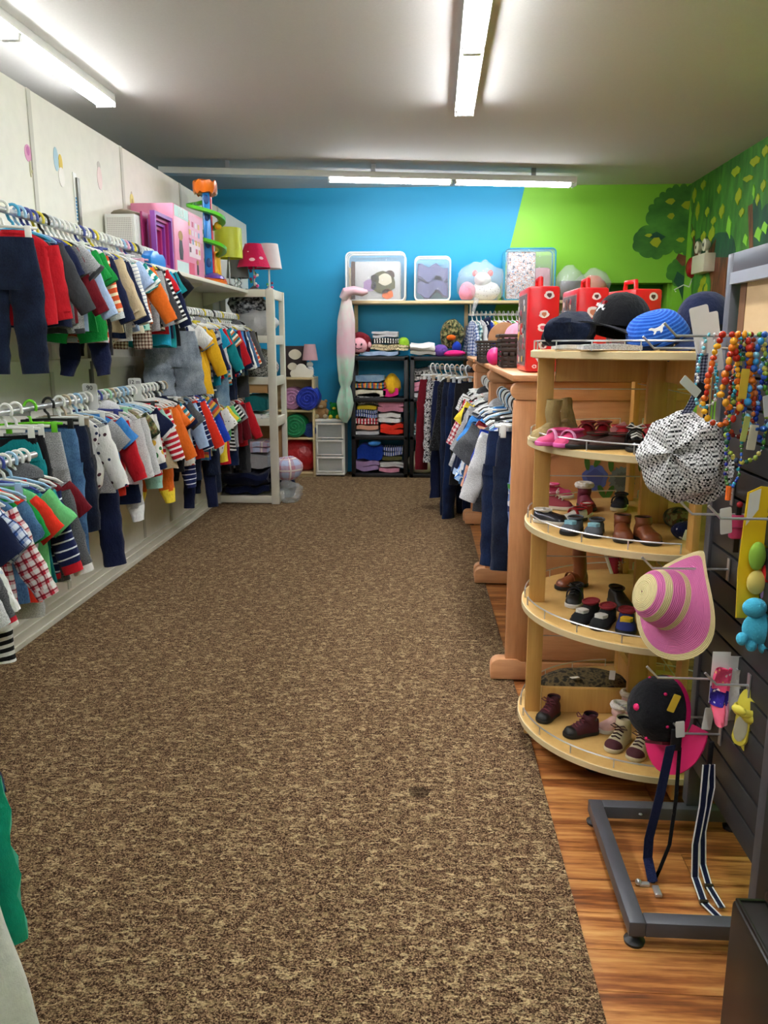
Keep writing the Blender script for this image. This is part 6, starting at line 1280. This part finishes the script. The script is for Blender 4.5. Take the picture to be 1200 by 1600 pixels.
# houndstooth newsboy cap
t = NT('houndstooth'); ck = t.n('ShaderNodeTexChecker'); ck.inputs['Scale'].default_value = 165; t.l(t.coord('Object', (1, 1, .7), (.1, .2, .3)), ck.inputs[0]); v = t.coord('Object', (1, 1, .7), (0, 0, .785)); ck2 = t.n('ShaderNodeTexChecker'); ck2.inputs['Scale'].default_value = 80; t.l(v, ck2.inputs[0]); ck.inputs[1].default_value = lin('#e8e6e4'); ck.inputs[2].default_value = lin('#1a1a1c'); HT = fab_base(t, t.mix(t.math('MULTIPLY', ck2.outputs[1], .35), ck.outputs[0], '#e8e6e4'))
r = thing('newsboy_cap', 'black and white houndstooth newsboy cap with small badge on the slatwall', 'cap')
def puff(x, y, z, a): k = 1+.05*sin(8*a)+.07*nzv((x, y, z), 16, 3); return (x*k, y*k, z*(1+.1*sin(5*a+1)))
MB().lathe([(.072, 0), (.078, .012), (.108, .030), (.118, .055), (.108, .082), (.08, .102), (.04, .112), (.002, .114)], 40, fn=puff).build('crown', HT, r)
rs = []
for i in range(15):
    an = -pi/2+R_(-62+124*i/14); ex = .055*cos(R_(-62+124*i/14))**.6+.003; c_, s_ = cos(an), sin(an)
    ring = [(c_*(.07+ex*q*.7), s_*(.07+ex*q), -.002-.018*abs(c_)**2*(1+q)) for q in (0, .5, 1)]; rs.append(ring+[(p[0], p[1], p[2]-.004) for p in ring[::-1]])
MB().rings(rs, True, True).build('visor', HT, r); MB().lathe([(.0735, -.002), (.079, .013)], 30, cap=False).build('band', HT, r)
MB().lathe([(.014, 0), (.001, .002)], 12, fn=lambda x, y, z, a: (x+.03, -.084-z, y+.012)).build('badge', plain('purple_badge', '#7a4aa0', .4), r)
c = pY(1078, 722, 2.08); axes(r, (-.62, -.72, .22), (.55, -.35, -.85), c+Vector((.02, .06, 0)))
# necklaces
def necklace(label, x, y, z, drop, wid, cols, rad, seed, skew=0):
    q = random.Random(seed); r = thing('necklace', label, 'necklace', (x, y, z), q.uniform(-.5, .5), 'bead necklaces on the slatwall hook'); n = int((2*drop+wid)/(rad*1.9)); pts = []
    for i in range(n+1):
        f = i/n; a = f*pi
        if f < .38: p = (-wid*.12-wid*.38*(f/.38)**.6, -drop*.78*f/.38)
        elif f > .62: p = (wid*.12+wid*.38*((1-f)/.38)**.6, -drop*.78*(1-f)/.38)
        else: g_ = (f-.38)/.24*pi; p = (-wid*.5*cos(g_), -drop*.78-drop*.22*sin(g_))
        pts.append((p[0]+skew*p[1]+q.uniform(-.002, .002), q.uniform(-.006, .006), p[1]))
    ms = [plain('bead_'+c.strip('#'), c, .2) for c in cols]; m = MB()
    for p in pts: m.ball(p, rad*q.uniform(.7, 1.15), None, rad*q.uniform(.8, 1.2), 8, 5, q.randrange(len(cols)))
    o = m.build('beads', ms, r); o['kind'] = 'stuff'
    MB().tube(pts, .0012, 5).build('cord', WHITE, r); return r
NX, NY, NZ_ = .70, 1.97, 1.47
for i, (lab, dx, drop, wid, cols, rad) in enumerate([
    ('turquoise seed bead necklace nearest the hook tip', -.055, .17, .05, ['#3cb4d0', '#7cd0e0', '#e8e8e8'], .0045), ('red and orange chunky bead necklace on the hook', -.02, .21, .08, ['#c02814', '#e06a18', '#d84420', '#f0b020'], .008), ('amber and red bead necklace on the hook', .01, .17, .07, ['#e07a14', '#b82c18', '#f0a828'], .009), ('dark red and copper bead necklace on the hook', .03, .24, .06, ['#7c1a14', '#b8401c', '#d87a3c'], .007),
    ('green and yellow bead necklace with long loop', .045, .30, .09, ['#4c8a2c', '#a8c048', '#2c6a4c', '#d8cc60', '#2a3c5c'], .0065), ('sky blue chunky bead necklace near the slat panel', .07, .22, .07, ['#3a9ad8', '#8cd0ea', '#2a5cb0'], .009), ('royal blue bead necklace near the slat panel', .09, .25, .06, ['#1c3ca0', '#3c6ad0', '#7cb4e4'], .007), ('long indigo and teal bead necklace with orange pendant', .02, .36, .035, ['#26309c', '#3a6cd0', '#2c9cb0', '#4c7a3c'], .005)]):
    necklace(lab, NX+dx, NY-.01*(i % 3), NZ_-.002, drop, wid, cols, rad, 40+i)
o = MB().tube([(0, 0, 0), (0, 0, -.035)], .007, 8).build('pendant', plain('orange_pendant', '#d8641c', .3), None); o.location = (NX+.015, NY-.012, NZ_-.36); tag(o, 'orange barrel pendant at the bottom of the long indigo necklace', 'pendant')
for lab, dx, dz_, w_, h, ry, mt in (('yellow paper tag among the red bead necklaces', .02, -.15, .022, .07, .05, plain('yellow_tag', '#ecc83c', .6)), ('white price tag hanging below the long necklace', .012, -.475, .032, .065, -.12, None), ('white price tag sticking out left of the necklaces', -.08, -.14, .022, .06, -.9, None), ('cream price tag low among the green necklaces', .05, -.27, .024, .06, .1, plain('cream_tag', '#e4ddc0', .6)), ('pale green tag among the green necklaces', .03, -.25, .016, .06, .15, plain('green_tag', '#c4cc6c', .6)), ('white price tag beside the sky blue necklace', .085, -.19, .024, .05, -.2, None)):
    card(lab, (NX+dx, NY-.03, NZ_+dz_), (0, ry, .3), w_, h, mt)
# gingham braces and their cards
F_plaid('gingham', 'navy gingham', '#8a90a8', '#262c48', '#11142a', .008)
r = thing('braces', 'navy gingham braces clipped to white card on the slatwall', 'braces')
def ribbon(parent, mat, pts, w_, wdir=(1, 0, 0), name='strap', th=.0012, edge=None):
    wv_ = Vector(wdir).normalized(); rs = []
    for p in pts: p = Vector(p); u = Vector((0, -1, 0)); rs.append([p+wv_*w_/2+u*th, p-wv_*w_/2+u*th, p-wv_*w_/2-u*th, p+wv_*w_/2-u*th])
    o = MB().rings(rs, True, True).build(name, mat, parent)
    if edge:
        for s_ in (-1, 1): MB().tube([Vector(p)+wv_*(w_/2*s_) for p in pts], .0022, 5).build('edging', edge, o)
    return o
p1, p2, p3 = pY(1098, 552, 2.1), pY(1092, 610, 2.1), pY(1066, 655, 2.1)
ribbon(r, fm('gingham'), [p1, (p1+p2)/2, p2], .028); ribbon(r, fm('gingham'), [p2, (p2+p3)/2+Vector((.003, 0, 0)), p3], .024)
MB().prism([(p2.x+.022*cos(2*pi*i/5+.3), p2.z+.022*sin(2*pi*i/5+.3)) for i in range(5)], 2.092, 2.098, 'y').build('leather_patch', BLACKP, r); ribbon(r, BLACKP, [p2+Vector((.005, .004, 0)), p2+Vector((.022, .004, -.02)), p2+Vector((.024, .004, -.09))], .012)
bx('clip', CHROME, r, p1.x-.008, p1.x+.008, 2.093, 2.107, p1.z-.005, p1.z+.03, .002)
for lab, px_, py_, w_, h, ro in (('large white display card holding the gingham braces', 1108, 585, .05, .175, -.25), ('white card behind the gingham braces card', 1118, 580, .045, .15, -.2)):
    p = pY(px_, py_, 2.13 if 'large' in lab else 2.14); card(lab, p, (0, ro, .15), w_, h)
for k in range(4): o = MB().tube([(0, 0, 0), (0, 0, -.13), (-.004, 0, -.17)], .0018, 5).build('wire_hanger', STEEL, None); o.location = (.72+.008*k, 2.2, 1.36); tag(o, 'thin grey wire hanging behind the gingham braces', 'wire', 'wires behind the braces')
# black braces with clips
def gp(x, y, Y):
    p = pY(x, y, Y); return p if p.z > .012 else pZ(x, y, .012)
r = thing('braces', 'long black braces with chrome clips hung below the pink-visored cap', 'braces')
pp = [gp(x, y, 2.02) for x, y in ((1048, 1165), (1032, 1240), (1014, 1310), (1012, 1340), (1020, 1378))]; ribbon(r, fm('navy'), pp, .026, (1, 0, .25))
pp = [gp(x, y, 2.04) for x, y in ((1062, 1168), (1056, 1250), (1046, 1320), (1030, 1360), (1020, 1380))]; ribbon(r, fm('black'), pp, .010)
b_ = pp[-1]; bx('chrome_clip', CHROME, r, b_.x-.004, b_.x+.014, b_.y-.045, b_.y-.005, .002, .011, .002); bx('chrome_clip', CHROME, r, b_.x-.035, b_.x-.008, b_.y-.004, b_.y+.009, .002, .011, .002); MB().ball((b_.x-.038, b_.y+.003, .012), .009).build('chrome_ring', CHROME, r)
t_ = pY(1055, 1160, 2.03); bx('leather_joint', BLACKP, r, t_.x-.014, t_.x+.014, 2.02, 2.03, t_.z-.02, t_.z+.04, .002)
# navy braces with white edging
r = thing('braces', 'navy braces with white edging and buckles hung on the slatwall', 'braces')
q1 = [gp(x, y, 1.98) for x, y in ((1104, 1195), (1098, 1260), (1087, 1320), (1086, 1370), (1100, 1410), (1122, 1432))]; q2 = [gp(x, y, 2.0) for x, y in ((1112, 1195), (1112, 1230), (1098, 1300), (1098, 1350), (1108, 1385), (1128, 1418))]
ribbon(r, fm('navy'), q1, .017, (1, 0, .1), 'strap', .001, WHT); ribbon(r, fm('navy'), q2, .015, (1, 0, .1), 'strap', .001, WHT)
for p in (q1[4], q2[4]): bx('buckle', plain('bronze_buckle', '#4a4434', .35, .6), r, p.x-.011, p.x+.011, p.y-.004, p.y+.004, p.z-.006, p.z+.006)
p = pY(1108, 1185, 1.99); bx('leather_joint', BLACKP, r, p.x-.006, p.x+.008, 1.985, 1.992, p.z-.02, p.z+.05, .002)
for nm_, px_, py_, w_, h, mt, ro in (('yellow price tag clipped to the black cap hook', 1047, 1112, .02, .05, plain('yellow_tag', '#ecc83c', .6), .35), ('white price tag with orange logo under the black cap hook', 1063, 1152, .024, .046, None, -.1), ('white paper label card beside the pink socks', 1103, 1140, .026, .062, None, .1)):
    card(nm_, pY(px_, py_, 2.0), (0, ro, .1), w_, h, mt)
# socks on card
F_dots('sockdots', 'pink spotted', '#e8507c', '#f0c070', 60, .25, '#f4d8e0'); F_dots('sockdots2', 'purple spotted', '#3a2c98', '#f0e8f4', 60, .25)
r = thing('socks', 'pink and purple spotted childs socks on a white card', 'socks', pY(1130, 1035, 1.95))
for k, dx in enumerate((0, .012)):
    a_ = limb((dx, k*.01, -.02), (dx-.006, k*.01, -.075), .034, .034, .014, 1).build('sock_leg', fm('sockdots'), r); limb((dx-.006, k*.01, -.07), (dx-.008, k*.01, -.115), .035, .036, .016, 2).build('sock_ankle', fm('sockdots2'), a_); limb((dx-.006, k*.01, -.11), (dx-.004, k*.01-.03, -.155), .036, .024, .02, 3).build('sock_foot', fm('pink') if k else plain('sock_pink', '#e8607c', .9), a_)
bx('card', WHITE, r, -.02, .025, .02, .0215, -.12, .02)
r = thing('socks', 'white childs socks on card behind the spotted ones', 'socks', pY(1152, 1040, 1.97)); limb((0, 0, -.01), (0, 0, -.15), .03, .034, .014, 1).build('sock_leg', fm('white'), r); bx('card', WHITE, r, -.018, .02, .012, .0135, -.11, .02)
# yellow sandals
YEL = plain('yellow_foam', '#e6d84c', .5)
for k, (px_, py_) in enumerate(((1166, 1120), (1180, 1132))):
    r = thing('sandal', ['yellow foam sandal with bow strap hung nearest the socks', 'yellow foam sandal with bow strap hung behind its mate'][k], 'sandal', pY(px_, py_, 1.90), 0, 'yellow sandals on the slatwall'); axes(r, (-.78, -.6, .12), (.12, 0, 1), r.location)
    P = [(.026*fo(f), .075-.15*f) for f in [0, .05, .12, .25, .4, .55, .7, .82, .9, .95, 1]]; MB().prism(P+[(-x, y) for x, y in P[::-1]], 0, .012).build('sole', YEL, r, True, .003)
    MB().tube([(.026*cos(pi*i/10), -.02, .010+.028*sin(pi*i/10)) for i in range(11)], .011, 8, flat=.4).build('strap', YEL, r); MB().ball((0, -.025, .042), .02, .012, .008).build('bow', YEL, r); MB().ball((0, .03, .0135), .018, .035, .002).build('insole', plain('insole_grey', '#a8a48c', .8), r)
# pink purse and toy pack
PP = plain('pink_leatherette', '#c83c6c', .4); c = pY(1152, 820, 1.98)
r = thing('purse', 'small pink purse on a chain clipped to the slatwall', 'purse', c); MB().prism(rbox(.036, 0, .06, .006), -.008, .008, 'y').build('pouch', PP, r, True, .003).location = (0, 0, -.035); MB().tube([(-.018, -.009, -.006), (.018, -.009, -.004)], .0015, 5).build('seam', plain('pink_seam', '#8c1c44', .5), r); bx('clip', BLACKP, r, -.006, .006, -.004, .004, .025, .045); bx('tassel', BLACKP, r, -.006, .008, -.004, .004, -.07, -.035); MB().ball((0, -.004, .052), .008, .006, .008).build('red_bead', REDC, r)
c = pY(1180, 860, 1.9)
r = thing('toy_pack', 'yellow toy pack with plush animal tags on the slatwall', 'toy', c); YC = plain('yellow_card', '#ecc418', .4)
MB().prism([(-.03, -.17), (.055, -.17), (.055, .15), (.0, .155), (-.03, .14), (-.033, .05), (-.036, -.05)], .0, .003, 'y').build('card', YC, r, False); MB().prism([(-.028, .06), (-.002, .10), (.0, .15), (-.026, .138)], -.001, .0, 'y').build('logo_panel', plain('pale_card', '#e4e2d8', .5), r, False)
for x, z, rx, rz_, col in ((.0, -.01, .02, .035, '#8cb83c'), (.03, -.06, .018, .035, '#d8241c'), (.005, -.075, .024, .03, '#d8c468'), (.035, -.10, .02, .025, '#b890cc')): MB().ball((x, -.015, z), rx, .014, rz_, 14, 10).build('plush_figure', plain('plush_'+col.strip('#'), col, .9), r)
c = pY(1185, 960, 1.86)
r = thing('plush_toy', 'turquoise plush toy with chunky paws hanging on the slatwall', 'plush toy', c); TQ = fm('turq2') if 'turq2' in FAB else (F_plain('turq2', 'turquoise', '#4cb8d8'), fm('turq2'))[1]
lump('body', TQ, (.01, 0, -.035), .045, .025, .04, .05, 12, 5, r, flat=False); lump('head', TQ, (-.015, -.012, .02), .028, .02, .024, .05, 12, 6, r, flat=False)
for x, z in ((-.035, -.06), (-.012, -.075), (.018, -.08), (.045, -.078)): lump('paw', TQ, (x, -.006, z), .013, .014, .016, .03, 12, 7, r, flat=False)
